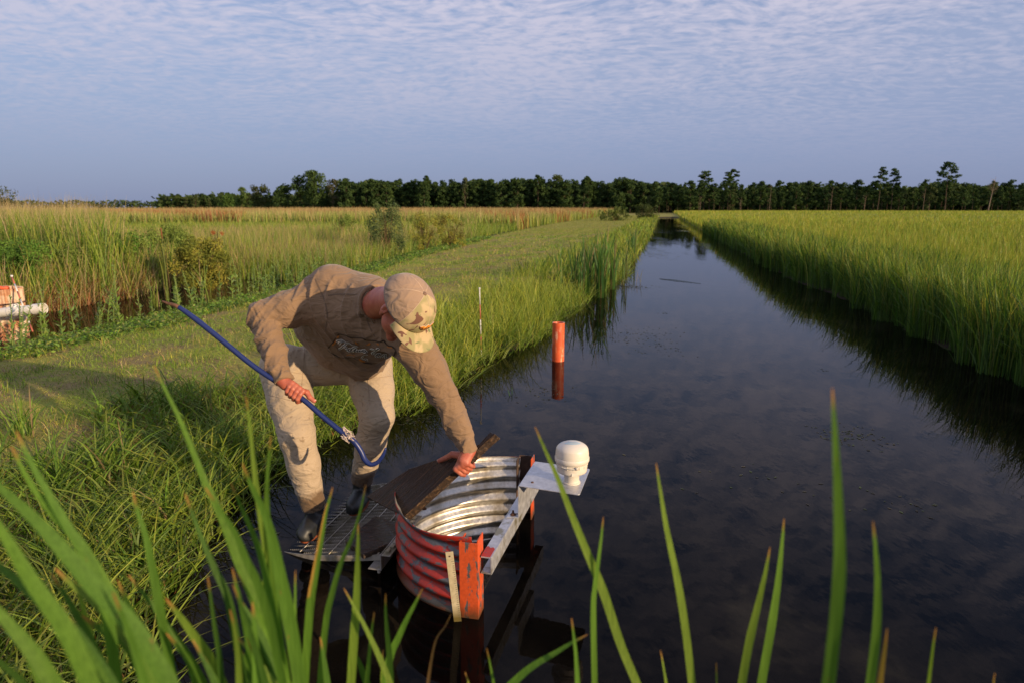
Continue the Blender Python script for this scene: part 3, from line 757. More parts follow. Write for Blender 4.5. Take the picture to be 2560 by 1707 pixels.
# ---------------------------------------------------------------- head
HC = W(924, 708, 3.20)
hu = camdir(.72, .33, .62).normalized()                 # crown direction
hf = camdir(.42, -.85, .05); hf = (hf - hu * hf.dot(hu)).normalized()   # face direction
hr = hf.cross(hu).normalized()                          # the man's right
HS = 1.19
def hp(r, f, u): return HC + hr * (r * HS) + hf * (f * HS) + hu * (u * HS)
def f_head(P):
    ax = (hr, hf, hu)
    d = ell(P, hp(0, -.01, .035), ax, (.080, .102, .098))
    d = smin(d, ell(P, hp(0, .035, -.055), ax, (.069, .070, .086)), .04)           # jaw and cheeks
    d = smin(d, ell(P, hp(0, .080, -.120), ax, (.030, .024, .024)), .03)           # chin
    d = smin(d, cone(P, hp(0, .088, .012), hp(0, .118, -.028), .010, .016), .014)    # nose
    d = smin(d, cone(P, hp(-.016, .103, -.032), hp(.016, .103, -.032), .010, .010), .010)
    d = smin(d, cone(P, hp(-.04, .080, .022), hp(.04, .080, .022), .014, .014), .018)   # brow
    for s in (-1, 1):
        d = smin(d, ell(P, hp(.045 * s, .064, -.03), ax, (.026, .024, .02)), .02)
        d = smax(d, -ell(P, hp(.032 * s, .094, .004), ax, (.016, .012, .010)), .010)    # eye socket
        d = smin(d, ell(P, hp(.032 * s, .080, .004), ax, (.012, .012, .012)), .003)
    d = smin(d, cone(P, hp(-.020, .094, -.062), hp(.020, .094, -.062), .007, .007), .008)   # lips
    d = smin(d, cone(P, hp(-.018, .092, -.074), hp(.018, .092, -.074), .008, .008), .006)
    d = smax(d, -cone(P, hp(-.024, .104, -.068), hp(.024, .104, -.068), .0025, .0025), .003)
    for s in (-1, 1):   # ears
        e = ell(P, hp(.083 * s, -.016, -.002), ((hr * s - hf * .5).normalized(), (hf + hr * s * .5).normalized(), hu), (.014, .023, .036))
        e = smax(e, -ell(P, hp(.097 * s, -.010, .002), ((hr * s - hf * .5).normalized(), (hf + hr * s * .5).normalized(), hu), (.011, .012, .021)), .006)
        e = smin(e, ell(P, hp(.080 * s, -.008, -.036), ax, (.010, .012, .013)), .008)
        d = smin(d, e, .007)
    d = smin(d, chain(P, [hp(0, -.045, -.03), ln(hp(0, -.045, -.03), NEC, .6), NEC - T_ * .06], [.068, .066, .072], .03), .035)
    # arms inside the sleeves and upper trunk keep the body one figure
    d = smin(d, cone(P, CHE, NEC, .10, .06), .03)
    d = smin(d, chain(P, [CHE, SR, ER, WR], [.08, .06, .045, .030], .02), .02)
    d = smin(d, chain(P, [CHE, SL, EL_, WL], [.08, .06, .042, .028], .02), .02)
    d = smin(d, cone(P, CHE, PEL, .10, .12), .03)
    return d

# ---------------------------------------------------------------- hands
BAR = [W(372, 692, 3.40), W(385, 697, 3.40), W(410, 706, 3.40), W(450, 734, 3.40), W(520, 790, 3.39), W(590, 846, 3.38), W(686, 909, 3.36), W(740, 955, 3.34),
       W(788, 994, 3.32), W(812, 1012, 3.31), W(828, 1034, 3.31), W(838, 1055, 3.30), W(852, 1066, 3.29), W(868, 1060, 3.29), W(880, 1044, 3.29), W(886, 1028, 3.29)]
bdir = (BAR[7] - BAR[5]).normalized(); BR = .0138
hb = ln(BAR[5], BAR[6], .86)                              # middle of the grip on the bar
fa = (WR - ER).normalized(); wv = (WR - hb); wv = (wv - bdir * wv.dot(bdir)).normalized()   # from the bar to the wrist
cv_ = bdir.cross(wv).normalized()
if cv_.dot(C0 - hb) < 0: cv_ = -cv_
FINGERS = []
def grip_hand(P):
    d = chain(P, [WR - fa * .05, WR, ln(WR, hb, .35)], [.033, .030, .032], .02)
    kn = [hb + bdir * o + wv * .030 + cv_ * .026 for o in (.040, .017, -.006, -.028)]
    for i, k in enumerate(kn):
        d = smin(d, cone(P, ln(WR, hb, .15) + bdir * (.012 - .008 * i), k, .019, .0135), .012)
    F = None
    for i, o in enumerate((.041, .018, -.005, -.027)):
        r = (.0115, .0118, .0112, .0100)[i]; R = BR + r * .95
        pts = [kn[i]] + [hb + bdir * (o + .004 * j) + (wv * math.sin(a) + cv_ * math.cos(a)) * (R + (.004 if j == 0 else 0)) for j, a in enumerate((.25, -.75, -1.7, -2.6, -3.3))]
        e = chain(P, pts, [.0130, r * 1.06, r * 1.05, r, r * .92, r * .82], .003)
        F = e if F is None else np.minimum(F, e) if i == 0 else smin(F, e, .0012)
    d = smin(d, F, .006)
    th = [WR + (hb - WR) * .35 + bdir * .022 - cv_ * .0, hb + bdir * .055 + wv * .040, hb + bdir * .082 + wv * .0285 + cv_ * .004, hb + bdir * .112 + wv * .0265 + cv_ * .004]
    d = smin(d, chain(P, th, [.019, .0150, .0130, .0110], .004), .010)
    return d
# the other hand holds the edge of the lifted board
PB = W(928, 1185, 3.40); PH = W(1046, 1072, 3.41); PC = W(1137, 996, 3.43)
PA = W(840, 1140, 3.70)
pe = (PC - PB).normalized(); pw_ = (PA - PB); pw_ = (pw_ - pe * pw_.dot(pe)).normalized(); pn = pe.cross(pw_).normalized()
if pn.dot(C0 - PB) < 0: pn = -pn                           # board face towards the camera
EDG = W(1047, 1074, 3.405)
def plank_hand(P):
    fa2 = (WL - EL_).normalized(); edge = EDG
    palm = ln(WL, edge, .55) + pn * .016 - pw_ * .030 + pe * .016
    d = chain(P, [WL - fa2 * .05, WL, palm], [.034, .032, .033], .02)
    kn = [edge + pe * o - pw_ * (.030 + .004 * i) + pn * (.020 - .003 * i) for i, o in enumerate((.006, .028, .050, .070))]
    for i, k in enumerate(kn): d = smin(d, cone(P, WL + pe * (.014 * i - .018), k, .022, .0150), .014)
    F = None
    for i, o in enumerate((.004, .027, .050, .071)):
        r = (.0122, .0126, .0122, .0108)[i]
        b0 = edge + pe * o
        pts = [kn[i], b0 - pw_ * .038 - pn * .022, b0 - pw_ * .022 - pn * .055, b0 + pw_ * .006 - pn * .066, b0 + pw_ * .024 - pn * .0625]
        e = chain(P, pts, [.0146, r * 1.08, r, r * .95, r * .85], .003); F = e if F is None else smin(F, e, .0012)
    d = smin(d, F, .006)
    th = [ln(WL, edge, .35) + pw_ * .008, TH1, TH2, TH3]
    d = smin(d, chain(P, th, [.023, .0175, .0145, .0120], .004), .012)
    return d
def onboard(dx, dy, h):
    d = (W(dx, dy, 3.4) - C0).normalized(); t_ = (PB - C0).dot(pn) / d.dot(pn); return C0 + d * t_ + pn * h
TH1, TH2, TH3 = onboard(1047, 1049, .030), onboard(1030, 1054, .018), onboard(1013, 1060, .0135)
lo, hi = bbox([HC, NEC, PEL, WR, WL, SR, ER, SL], .17)
Va, Fa = surfnet(f_head, lo, hi, .0075)
lo, hi = bbox([HC], .135)                                    # finer head
kp = [WR, hb, hb + bdir * .12]
def join_meshes(parts, name):
    V = []; F = []; n = 0
    for v, f in parts: V.append(v); F.append(f + n); n += len(v)
    return np_mesh(name, np.concatenate(V), np.concatenate(F))
lo, hi = bbox([WR - fa * .06, hb - bdir * .05, hb + bdir * .12], .045); Vb, Fb = surfnet(grip_hand, lo, hi, .0026)
lo, hi = bbox([WL - (WL - EL_).normalized() * .06, EDG, TH3], .10); Vc, Fc = surfnet(plank_hand, lo, hi, .0026)
body = link('body', join_meshes([(Va, Fa), (Vb, Fb), (Vc, Fc)], 'body'), person, SKIN, True)
body['label'] = 'sunburnt face, neck and bare hands'
def nail(tip, back, out, name='nail'):
    a = (tip - back).normalized(); o = (out - a * out.dot(a)).normalized(); s = a.cross(o); n = 12; vs = []
    for k in range(n):
        an = 2 * PI * k / n; q = tip + a * (.0065 * math.cos(an) - .001) + s * (.0058 * math.sin(an)); vs.append(q + o * (.0108 - .0022 * abs(math.sin(an)) ** 2))
    mb = MB(); mb.prism(vs, o * .0012); setparent(mb.build(name, NAIL, None, True), body)
nail(hb + bdir * .114 + wv * .0265 + cv_ * .004, hb + bdir * .082 + wv * .0285 + cv_ * .004, (wv + cv_ * .8).normalized())
nail(TH3 + (TH3 - TH2).normalized() * .004, TH2, pn)

# hair under the cap at the back and sides
def f_hair(P):
    ax = (hr, hf, hu)
    d = ell(P, hp(0, -.015, .028), ax, (.0845, .103, .098))
    d = np.maximum(d, (P - A(hp(0, .018, 0))) @ A(hf)); d = np.maximum(d, -((P - A(hp(0, 0, -.028))) @ A(hu) + .35 * ((P - A(HC)) @ A(hf))))
    return d
lo, hi = bbox([HC], .14); ho, _, _ = sdf_obj('hair', f_hair, lo, hi, .006, HAIR, person)

# cap
cap = MB(); NR, NA = 22, 84
rad = (.106, .124, .108)                                    # right, front, up
def cappt(ph, th_, ex=0.0):
    """ph 0 at the button, 1 at the brim line"""
    a = ph * math.radians(91)
    s, c_ = math.sin(a) ** .93 if a > 0 else 0, math.cos(a)
    seamd = 1 - .018 * math.exp(-((((th_ / (PI / 3)) - .5) % 1 - .5) * 12) ** 2) * (1 if 0 < ph < .97 else 0)
    f_ = s * math.cos(th_); lift = .010 * max(0, math.cos(th_)) * math.sin(a)
    return hp(s * math.sin(th_) * rad[0] * seamd, f_ * rad[1] * seamd - .004, .034 + c_ * (rad[2] + ex) + lift)
vs = []; fs = []; ms = []
for i in range(NR + 1):
    for k in range(NA): vs.append(cappt(max(i, .001) / NR, 2 * PI * k / NA))
for i in range(NR):
    for k in range(NA):
        fs.append((i * NA + k, (i + 1) * NA + k, (i + 1) * NA + (k + 1) % NA, i * NA + (k + 1) % NA))
        th_ = (2 * PI * (k + .5) / NA + PI) % (2 * PI) - PI; ms.append(1 if abs(th_) < PI / 3 else 0)
crown_ = MB(); crown_.v = [tuple(v) for v in vs]; crown_.f = fs; crown_.m = ms
capo = crown_.build('cap', [CAPM, CAMO], person, True)
so = capo.modifiers.new('s', 'SOLIDIFY'); so.thickness = .003; so.offset = 0
capo['label'] = 'baseball cap with camouflage front and orange fish shaped emblem'
capo['label'] = 'baseball cap with plain khaki back and camouflage front'
# brim
bm_ = MB(); NB, NW = 12, 30; vs = []
for i in range(NB + 1):
    for k in range(NW + 1):
        s = -1 + 2 * k / NW; th_ = s * math.radians(66); t_ = i / NB
        a = cappt(1.0, th_); out = .086 * (1 - abs(s) ** 3.4) + .006
        dirn = hf * 1.0 + hr * math.sin(th_) * .22
        vs.append(a + dirn * out * t_ - hu * (t_ * .018 + .026 * s * s * t_) + hu * .001)
top = list(vs); n0 = len(vs); vs = vs + [p - hu * .003 for p in vs]
g = lambda i, k: i * (NW + 1) + k
fs = []
for i in range(NB):
    for k in range(NW): q = (g(i, k), g(i, k + 1), g(i + 1, k + 1), g(i + 1, k)); fs.append(q[::-1]); fs.append(tuple(x + n0 for x in q))
rim = [g(0, k) for k in range(NW + 1)] + [g(i, NW) for i in range(1, NB + 1)] + [g(NB, k) for k in range(NW - 1, -1, -1)] + [g(i, 0) for i in range(NB - 1, 0, -1)]
for i in range(len(rim)): a, b_ = rim[i], rim[(i + 1) % len(rim)]; fs.append((a, b_, b_ + n0, a + n0))
bm_.add(vs, fs); setparent(bm_.build('brim', CAMO, None, True), capo)
mb = MB(); bt = cappt(0, 0); mb.lathe([(.0, -.002), (.009, 0), (.010, .003), (.006, .006), (0, .007)], bt, 16, 0, hu); setparent(mb.build('button', simple('cap_button', (.2, .12, .08), .9), None, True), capo)
# seams of the cap
mb = MB()
for k in range(6):
    th_ = PI / 6 * 0 + PI / 3 * k + (0 if False else 0)
    mb.tube([cappt(max(.02, i / 20), th_ + PI / 3 * 0, 0) + (cappt(max(.02, i / 20), th_) - HC).normalized() * .0015 for i in range(21)], .0013, 6)
setparent(mb.build('seam', simple('cap_seam', (.50, .37, .27), .9), None, True), capo)
# emblem: long orange shape edged in pale thread
em = MB(); NE = 24
def cpt(th_, ph): 
    p = cappt(ph, th_); return p + (p - HC).normalized() * .0035
up_ = [cpt(-.42 + .84 * i / NE, .70 + .015 * math.sin(i * .9) + .03 * abs(i / NE - .5)) for i in range(NE + 1)]
dn_ = [cpt(-.42 + .84 * i / NE, .70 + (.14 + .015 * math.sin(i * 2.1)) * math.sin(PI * min(1, (i + .7) / (NE + 1))) ** .5 + .01) for i in range(NE + 1)]
em.add(up_ + dn_, [(i, NE + 1 + i, NE + 2 + i, i + 1) for i in range(NE)])
m, t, b = material('orange_embroidery'); c = t.ramp(t.noise(t.coord(), 110, 3, .6, 1.0), [(.42, (.10, .035, .01)), (.5, (.75, .24, .02)), (.66, (.9, .42, .05))]); t.set(b, 'Base Color', c); t.set(b, 'Roughness', .7)
eo = em.build('emblem', m, None, True); s_ = eo.modifiers.new('s', 'SOLIDIFY'); s_.thickness = .002; setparent(eo, capo)
mb = MB(); mb.tube(up_ + dn_[::-1] + [up_[0]], .0011, 5); setparent(mb.build('piping', simple('pale_thread', (.55, .52, .5), .6), None, True), capo)

# ---------------------------------------------------------------- shirt print: strokes laid on the cloth
def onshirt(dx, dy, off=.0015):
    tgt = W(dx, dy, 3.6); d = (tgt - C0).normalized(); h = sbvh.ray_cast(C0, d)
    if h[0] is None: return None
    n_ = h[1] if h[1].dot(d) < 0 else -h[1]
    NRM[tuple(round(c, 5) for c in (h[0] + n_ * off))] = n_
    return h[0] + n_ * off
NRM = {}
def stroke(mb, pts, wd, off, m=0, sub=4):
    """pts in measured photograph coordinates, ribbon of width wd metres"""
    P2 = []
    for i in range(len(pts) - 1):
        for j in range(sub):
            f = j / sub; p0 = pts[max(i - 1, 0)]; p1 = pts[i]; p2 = pts[i + 1]; p3 = pts[min(i + 2, len(pts) - 1)]
            P2.append(tuple(.5 * (2 * p1[c] + (p2[c] - p0[c]) * f + (2 * p0[c] - 5 * p1[c] + 4 * p2[c] - p3[c]) * f * f + (3 * p1[c] - p0[c] - 3 * p2[c] + p3[c]) * f ** 3) for c in (0, 1)))
    P2.append(pts[-1]); q = [onshirt(a, b, off) for a, b in P2]; q = [p for p in q if p is not None]
    q = [p for i, p in enumerate(q) if i == 0 or (p - q[i - 1]).length > 1e-5]
    run = []
    for i, p in enumerate(q + [None]):
        if p is None or (run and (p - run[-1]).length > .05):
            if len(run) > 1:
                vs = []
                for k, r_ in enumerate(run):
                    tg = (run[min(k + 1, len(run) - 1)] - run[max(k - 1, 0)]).normalized(); nn = NRM.get(tuple(round(c, 5) for c in r_), F_); sd_ = tg.cross(nn).normalized()
                    e_w = wd / 2 * (.45 if k in (0, len(run) - 1) else 1); vs += [r_ - sd_ * e_w, r_ + nn * .0004, r_ + sd_ * e_w]
                tgt_ = mb
                if isinstance(mb, list): tgt_ = MB(); mb.append(tgt_)
                tgt_.add(vs, [(3 * k + j, 3 * k + j + 1, 3 * k + j + 4, 3 * k + j + 3) for k in range(len(run) - 1) for j in (0, 1)], m)
            run = []
        if p is not None: run.append(p)
def pz(x, y): return ((820 + x / 13.07) / KD, (820 + y / 13.07) / KD)        # from the enlarged view of the print
S = [[(330, 660), (420, 640), (520, 560), (600, 490), (680, 470), (800, 540), (900, 560)],                     # T stem and bar
     [(310, 450), (330, 400), (430, 380), (520, 400), (620, 470), (720, 470)], [(370, 520), (400, 460), (460, 430), (540, 440)],
     [(560, 620), (590, 580), (560, 650), (600, 680), (650, 650)],                                                # i
     [(760, 640), (700, 650), (650, 690), (680, 720), (740, 700), (800, 640), (900, 590), (980, 580)], [(800, 640), (760, 720), (800, 740), (850, 700)],   # d
     [(850, 700), (900, 660), (930, 640), (900, 690), (880, 740), (940, 730), (980, 690)],                      # e
     [(980, 690), (970, 740), (1020, 730), (1060, 690), (1050, 740), (1100, 730), (1150, 690), (1180, 690)],   # w
     [(1250, 700), (1190, 700), (1160, 750), (1200, 765), (1260, 710), (1250, 760), (1300, 740)],               # a
     [(1660, 640), (1600, 690), (1520, 740), (1450, 790), (1500, 830), (1560, 800)], [(1390, 680), (1480, 670), (1600, 690), (1690, 640)],   # t
     [(1560, 860), (1640, 830), (1700, 810), (1640, 800), (1570, 870), (1600, 920), (1680, 910), (1740, 870)],   # e
     [(1740, 940), (1780, 870), (1820, 830), (1880, 840), (1860, 890), (1880, 940), (1920, 920)],               # r
     [(1290, 860), (1230, 840), (1140, 880), (1110, 960), (1150, 1000), (1220, 980)],                             # C
     [(1240, 960), (1210, 1010), (1240, 1030), (1280, 990), (1240, 960)], [(1300, 1040), (1310, 1045)]]           # o .
w1, w2 = MB(), MB()
for s in S:
    k = .0150 if s[0][1] < 830 or s[0][0] > 1500 else .012
    stroke(w1, [pz(*p) for p in s], k, .005, sub=6); stroke(w2, [pz(*p) for p in s], k * .30, .0068, sub=6)
lg = w1.build('lettering', PRINTWHT, None, True); setparent(lg, shirt)
lg = w2.build('lettering', PRINTBLK, None, True); setparent(lg, shirt)
mb = MB(); out = [(0, 640), (100, 540), (200, 420), (330, 210), (450, 200), (600, 240), (750, 300), (1100, 320), (1250, 380), (1500, 400), (1700, 450), (1820, 400), (1900, 500), (2000, 580), (2110, 600), (2220, 720), (2150, 900), (2060, 990)]
stroke(mb, [pz(*p) for p in out], .0075, .004)
stroke(mb, [pz(*p) for p in [(0, 700), (150, 820), (300, 900), (400, 950), (600, 950), (800, 950), (1000, 1030), (1150, 1110), (1300, 1130), (1450, 1150)]], .007, .004)
lg = mb.build('printed_outline', PRINTBRN, None, True); setparent(lg, shirt)
mb = []
for s in ([(160, 560), (250, 420), (350, 240)], [(920, 440), (930, 500), (1000, 530)], [(1260, 540), (1330, 520), (1390, 480)], [(1600, 500), (1680, 530)], [(1010, 990), (1100, 1060), (1200, 1090)], [(1950, 600), (2050, 610), (2110, 640)]):
    stroke(mb, [pz(*p) for p in s], .011, .0035)
for s in ([(600, 890), (700, 860), (800, 870), (880, 900)],): stroke(mb, [pz(*p) for p in s], .005, .001)
for q in mb: setparent(q.build('printed_ornament', PRINTORG, None, True), shirt)
# garment seams of the shirt
THREAD2 = cloth('shirt_seam', (.15, .10, .065))
for pts in ([(715, 622), (728, 650), (745, 690), (752, 730), (745, 770)], [(735, 682), (780, 676), (830, 678)],
            [(905, 645), (875, 640), (850, 655), (838, 690), (845, 740), (862, 775)]):
    ml = []; stroke(ml, pts, .0065, .0012)
    for q in ml: setparent(q.build('seam', THREAD2, None, True), shirt)
nd = (HC - hu * .03 - NEC).normalized(); mb = MB(); e0 = nd.orthogonal().normalized(); g0 = nd.cross(e0); pts = []
for k in range(49):
    a = 2 * PI * k / 48; d0 = e0 * math.cos(a) + g0 * math.sin(a); h = sbvh.ray_cast(NEC - nd * .002 + d0 * .4, -d0, .4)
    pts.append(NEC - nd * .002 + d0 * min(.105, max(.082, (h[0] - NEC).length - .004 if h[0] is not None else .09)))
mb.tube(pts, .0105, 8, cap=False); setparent(mb.build('collar', SHIRT, None, True), shirt)

# ---------------------------------------------------------------- the bar in his hand
BAR_M, t, b = material('chipped_blue_paint'); p = t.coord()
ch = t.noise(p, 26, 5, .7); end = t.new('SeparateXYZ', Vector=t.pos()).outputs[0]
ends = t.ramp(t.math('ADD', end, t.math('MULTIPLY', ch, .08)), [(0.0, 0.0), (1.0, 0.0)])
c = t.mix(t.ramp(ch, [(.66, 0.0), (.70, 1.0)]), (.012, .024, .12), (.09, .07, .065))
t.set(b, 'Base Color', c); t.set(b, 'Roughness', .38); t.set(b, 'Normal', t.bump(ch, .2, .003))
rustm = simple('rusty_steel', (.10, .045, .025), .8, scale=60, var=.5, bump=.5)
root = empty('pry_bar', tuple(hb)); tag(root, 'long blue painted steel pry bar with hooked end held in the bare hand', 'pry bar')
mb = MB(); rr = [.004, .007, .011, .0140] + [BR] * 6 + [.0145, .014, .0125, .011, .009, .005]
# smooth the hook
pts, rads = [], []
for i in range(len(BAR) - 1):
    for j in range(4):
        f = j / 4; p0, p1, p2, p3 = BAR[max(i - 1, 0)], BAR[i], BAR[i + 1], BAR[min(i + 2, len(BAR) - 1)]
        pts.append(.5 * (2 * p1 + (p2 - p0) * f + (2 * p0 - 5 * p1 + 4 * p2 - p3) * f * f + (3 * p1 - p0 - 3 * p2 + p3) * f ** 3)); rads.append(rr[i] + (rr[i + 1] - rr[i]) * f)
pts.append(BAR[-1]); rads.append(rr[-1])
mb.tube(pts[8:], rads[8:], 14); setparent(mb.build('shaft', BAR_M, None, True), root)
mb = MB(); mb.tube(pts[:9], [r * 1.0 for r in rads[:9]], 14); setparent(mb.build('rusty_tip', rustm, None, True), root)
mb = MB()
for i in range(46):
    f = R_.random(); c0 = ln(BAR[8], BAR[9], f * 1.0) - bdir * .012; a = R_.uniform(0, 2 * PI)
    o1 = (wv * math.sin(a) + cv_ * math.cos(a)); q = c0 + o1 * (BR + .001)
    mb.tube([q, q + (bdir * R_.uniform(-.02, .02) + o1 * R_.uniform(.004, .012)), q + (bdir * R_.uniform(-.02, .03) + o1 * R_.uniform(.0, .016) + wv * .006)], [.0035, .003, .001], 4)
setparent(mb.build('torn_wrap', simple('dirty_white_rag', (.55, .45, .38), .9, scale=60, var=.4), None, False), root)
# ================================================================ water control structure
def paintmat(name, c, under, lim=.5, scale=9, rough=.5, metal=.0, stretch=(1, 1, 1), rustamt=.0):
    """worn paint over bare metal"""
    m, t, b = material(name); p = t.coord(); q = t.mapping(p, stretch)
    n = t.noise(q, scale, 6, .62, .4); k = t.ramp(n, [(lim, 0.0), (lim + .03, 1.0)]); k2 = t.noise(p, 60, 3)
    pc = t.ramp(k2, [(.3, tuple(x * .75 for x in c)), (.7, c)]); uc = t.ramp(t.noise(p, 25, 5), [(.3, tuple(x * .55 for x in under)), (.7, under)])
    col = t.mix(k, pc, uc)
    if rustamt: col = t.mix(t.ramp(t.noise(q, scale * .8, 5, .6), [(.70 - rustamt, 0.0), (.78 - rustamt, 1.0)]), col, (.09, .035, .015))
    # slime close to the water
    z = t.new('SeparateXYZ', Vector=t.pos()).outputs[2]; z = t.math('ADD', z, t.math('MULTIPLY', n, .10))
    col = t.mix(t.ramp(z, [(.06, .85), (.13, 0.0)]), col, (.05, .035, .012))
    t.set(b, 'Base Color', col); t.set(b, 'Roughness', rough)
    t.set(b, 'Metallic', t.math('MULTIPLY', k, .5)); t.set(b, 'Normal', t.bump(t.math('ADD', t.math('MULTIPLY', k, -1.0), t.math('MULTIPLY', k2, .3)), .35, .002))
    return m
REDP = paintmat('worn_red_paint', (.44, .030, .014), (.17, .17, .17), .52, 8, stretch=(1, 1, 2.6))
ORP = paintmat('worn_orange_paint', (.66, .095, .022), (.20, .20, .20), .56, 9, stretch=(2.2, 2.2, .7), rustamt=.06)
m, t, b = material('galvanised_corrugated_steel'); p = t.coord(); q = t.mapping(p, (1, 1, .35))
n = t.noise(q, 7, 6, .65); n2 = t.noise(p, 45, 5, .6)
c = t.ramp(n2, [(.3, (.52, .50, .46)), (.7, (.80, .76, .69))]); c = t.mix(t.ramp(n, [(.46, 0.0), (.66, .7)]), c, (.28, .21, .10)); c = t.mix(t.ramp(t.noise(p, 13, 5, .7), [(.64, 0.0), (.72, .8)]), c, (.07, .04, .02))
t.set(b, 'Base Color', c); t.set(b, 'Metallic', .72); t.set(b, 'Roughness', t.ramp(n2, [(.3, .30), (.7, .48)])); t.set(b, 'Normal', t.bump(n2, .25, .002)); GALV = m
def alu(name, c=(.62, .63, .66), rough=.42, stain=.0):
    m, t, b = material(name); p = t.coord(); n = t.noise(p, 30, 5, .65)
    cc = t.ramp(n, [(.35, tuple(x * .72 for x in c)), (.65, c)])
    if stain: cc = t.mix(t.ramp(t.noise(p, 11, 5, .6), [(.52, 0.0), (.62, stain)]), cc, (.20, .17, .07))
    t.set(b, 'Base Color', cc); t.set(b, 'Metallic', .55); t.set(b, 'Roughness', t.ramp(n, [(.3, rough - .1), (.7, rough + .12)])); t.set(b, 'Normal', t.bump(t.noise(t.mapping(p, (1, 20, 20)), 12, 3), .12, .001))
    return m
ALU = alu('dull_aluminium', stain=.0); ALUS = alu('stained_aluminium', stain=.8); GRT = alu('dirty_grating_steel', (.46, .42, .35), .55, .5)
m, t, b = material('wet_dark_plank_wood'); p = t.coord()
def dotn(v_, k): n_ = t.new('VectorMath', operation='DOT_PRODUCT'); t.l.new(p, n_.inputs[0]); n_.inputs[1].default_value = tuple(v_ * k); return n_.outputs['Value']
g = t.noise(t.new('CombineXYZ', X=dotn(pe, 5), Y=dotn(pw_, 70), Z=dotn(pn, 30)).outputs[0], 1.0, 6, .7, .8); g2 = t.noise(p, 5, 4)
c = t.ramp(g, [(.3, (.008, .004, .003)), (.55, (.030, .013, .007)), (.78, (.13, .055, .022))]); c = t.mix(t.ramp(g2, [(.62, 0.0), (.70, .5)]), c, (.05, .03, .015))
t.set(b, 'Base Color', c); t.set(b, 'Roughness', t.ramp(g, [(.35, .10), (.7, .35)])); t.set(b, 'Specular IOR Level', .25); t.set(b, 'Normal', t.bump(g, .9, .006)); PLANK = m
m, t, b = material('mossy_stop_logs'); p = t.coord(); g = t.noise(t.mapping(p, (1, 1, 5)), 18, 6, .7, .8)
t.set(b, 'Base Color', t.ramp(g, [(.3, (.014, .010, .005)), (.6, (.06, .045, .018)), (.8, (.14, .10, .045))])); t.set(b, 'Roughness', .6); t.set(b, 'Normal', t.bump(g, 1.0, .012)); MOSS = m

RU, RV, RR = 3.48, -.83, .565        # centre of the half pipe, on the line of the two channel posts
TOPZ = .405
root = empty('water_control_riser', tuple(P3(RU, RV, 0)))
tag(root, 'half round corrugated steel riser with worn red paint standing in the canal', 'riser')
# corrugated half barrel
NT_, PIT, AMP = 120, .0775, .0125
zs = np.arange(-.45, TOPZ + .001, .005); th = np.linspace(-PI / 2, PI / 2, NT_ + 1)
def bar_surf(off):
    V = []
    for z in zs:
        for a in th:
            flare = .016 * math.exp(-((z - TOPZ) / .03) ** 2) if z > TOPZ - .09 else 0
            zz = z + .010 * math.sin(a * 2.0)             # slightly helical
            dent = .010 * math.sin(a * 5 + 1) * max(0, (z - .2) / .2)
            r = RR + off + AMP * math.sin(2 * PI * (zz + .02) / PIT) * (1 if z < TOPZ - .03 else .2) + flare + dent
            # rim is a little uneven
            ztop = z + (.014 * math.sin(a * 3 + .5) + .02 * math.exp(-((a + .75) / .25) ** 2)) * max(0, (z - .3) / .1)
            V.append(tuple(P3(RU + r * math.sin(a), RV - r * math.cos(a), ztop)))
    nz, nt = len(zs), NT_ + 1; i = np.arange(nz * nt).reshape(nz, nt)
    Q = np.stack([i[:-1, :-1], i[:-1, 1:], i[1:, 1:], i[1:, :-1]], -1).reshape(-1, 4); return np.array(V), Q
Vi, Qi = bar_surf(-.0015); Vo, Qo = bar_surf(.0025)
# rim strip
nt = NT_ + 1; nz = len(zs); ti = (nz - 1) * nt + np.arange(nt)
me = np_mesh('barrel_inner_wall', Vi, Qi); o = link('inner_wall', me, None, GALV, True); setparent(o, root); o['label'] = 'shiny galvanised corrugated inside of the riser'
Vr = np.concatenate([Vo, Vi[ti]]); n0 = len(Vo); k = np.arange(nt - 1); Qr = np.stack([ti[:-1], ti[1:], n0 + k + 1, n0 + k], 1)
me = np_mesh('barrel_outer_wall', Vr, np.concatenate([Qo[:, ::-1], Qr[:, ::-1]])); o = link('outer_wall', me, None, REDP, True); setparent(o, root); o['label'] = 'corrugated outside with peeling red paint'
DARKM = simple('dark_rusty_channel', (.075, .045, .03), .75, scale=14, var=.6, bump=.4)
# channel posts (open towards each other)
def channel(u0, u1, v0, v1, z0, z1, tk=.007, m1=0, m2=0):
    """web at u0, legs to u1"""
    s = 1 if u1 > u0 else -1; mb = MB(); d = Vector((UX, UY, 0)); e = Vector((VX, VY, 0)); h = Vector((0, 0, z1 - z0))
    mb.box(P3(u0, v0, z0), d * (s * tk), e * (v1 - v0), h, m2)
    mb.box(P3(u0 + s * (tk + .0005), v0, z0), d * (abs(u1 - u0) - tk) * s, e * tk, h - Vector((0, 0, .001)), m1)
    mb.box(P3(u0 + s * (tk + .0005), v1 - tk, z0), d * (abs(u1 - u0) - tk) * s, e * tk, h + Vector((0, 0, .012)))
    return mb
o = channel(2.885, 2.985, -.888, -.795, -.5, .395).build('channel_post', ORP, None, bevel=.0012); setparent(o, root)
o = channel(4.10, 4.00, -.845, -.745, -.5, .395, m1=1, m2=1).build('channel_post', [ORP, DARKM], None, bevel=.0012); setparent(o, root)
# stop logs in the channels
for k, (z0, z1) in enumerate(((-.5, -.26), (-.255, -.015))):
    mb = MB(); mb.box(P3(2.90, -.852 + .004 * (k % 2), z0), Vector((UX, UY, 0)) * 1.185, Vector((VX, VY, 0)) * .042, Vector((0, 0, z1 - z0)))
    o = mb.build('stop_log', MOSS, None, bevel=.006); setparent(o, root)
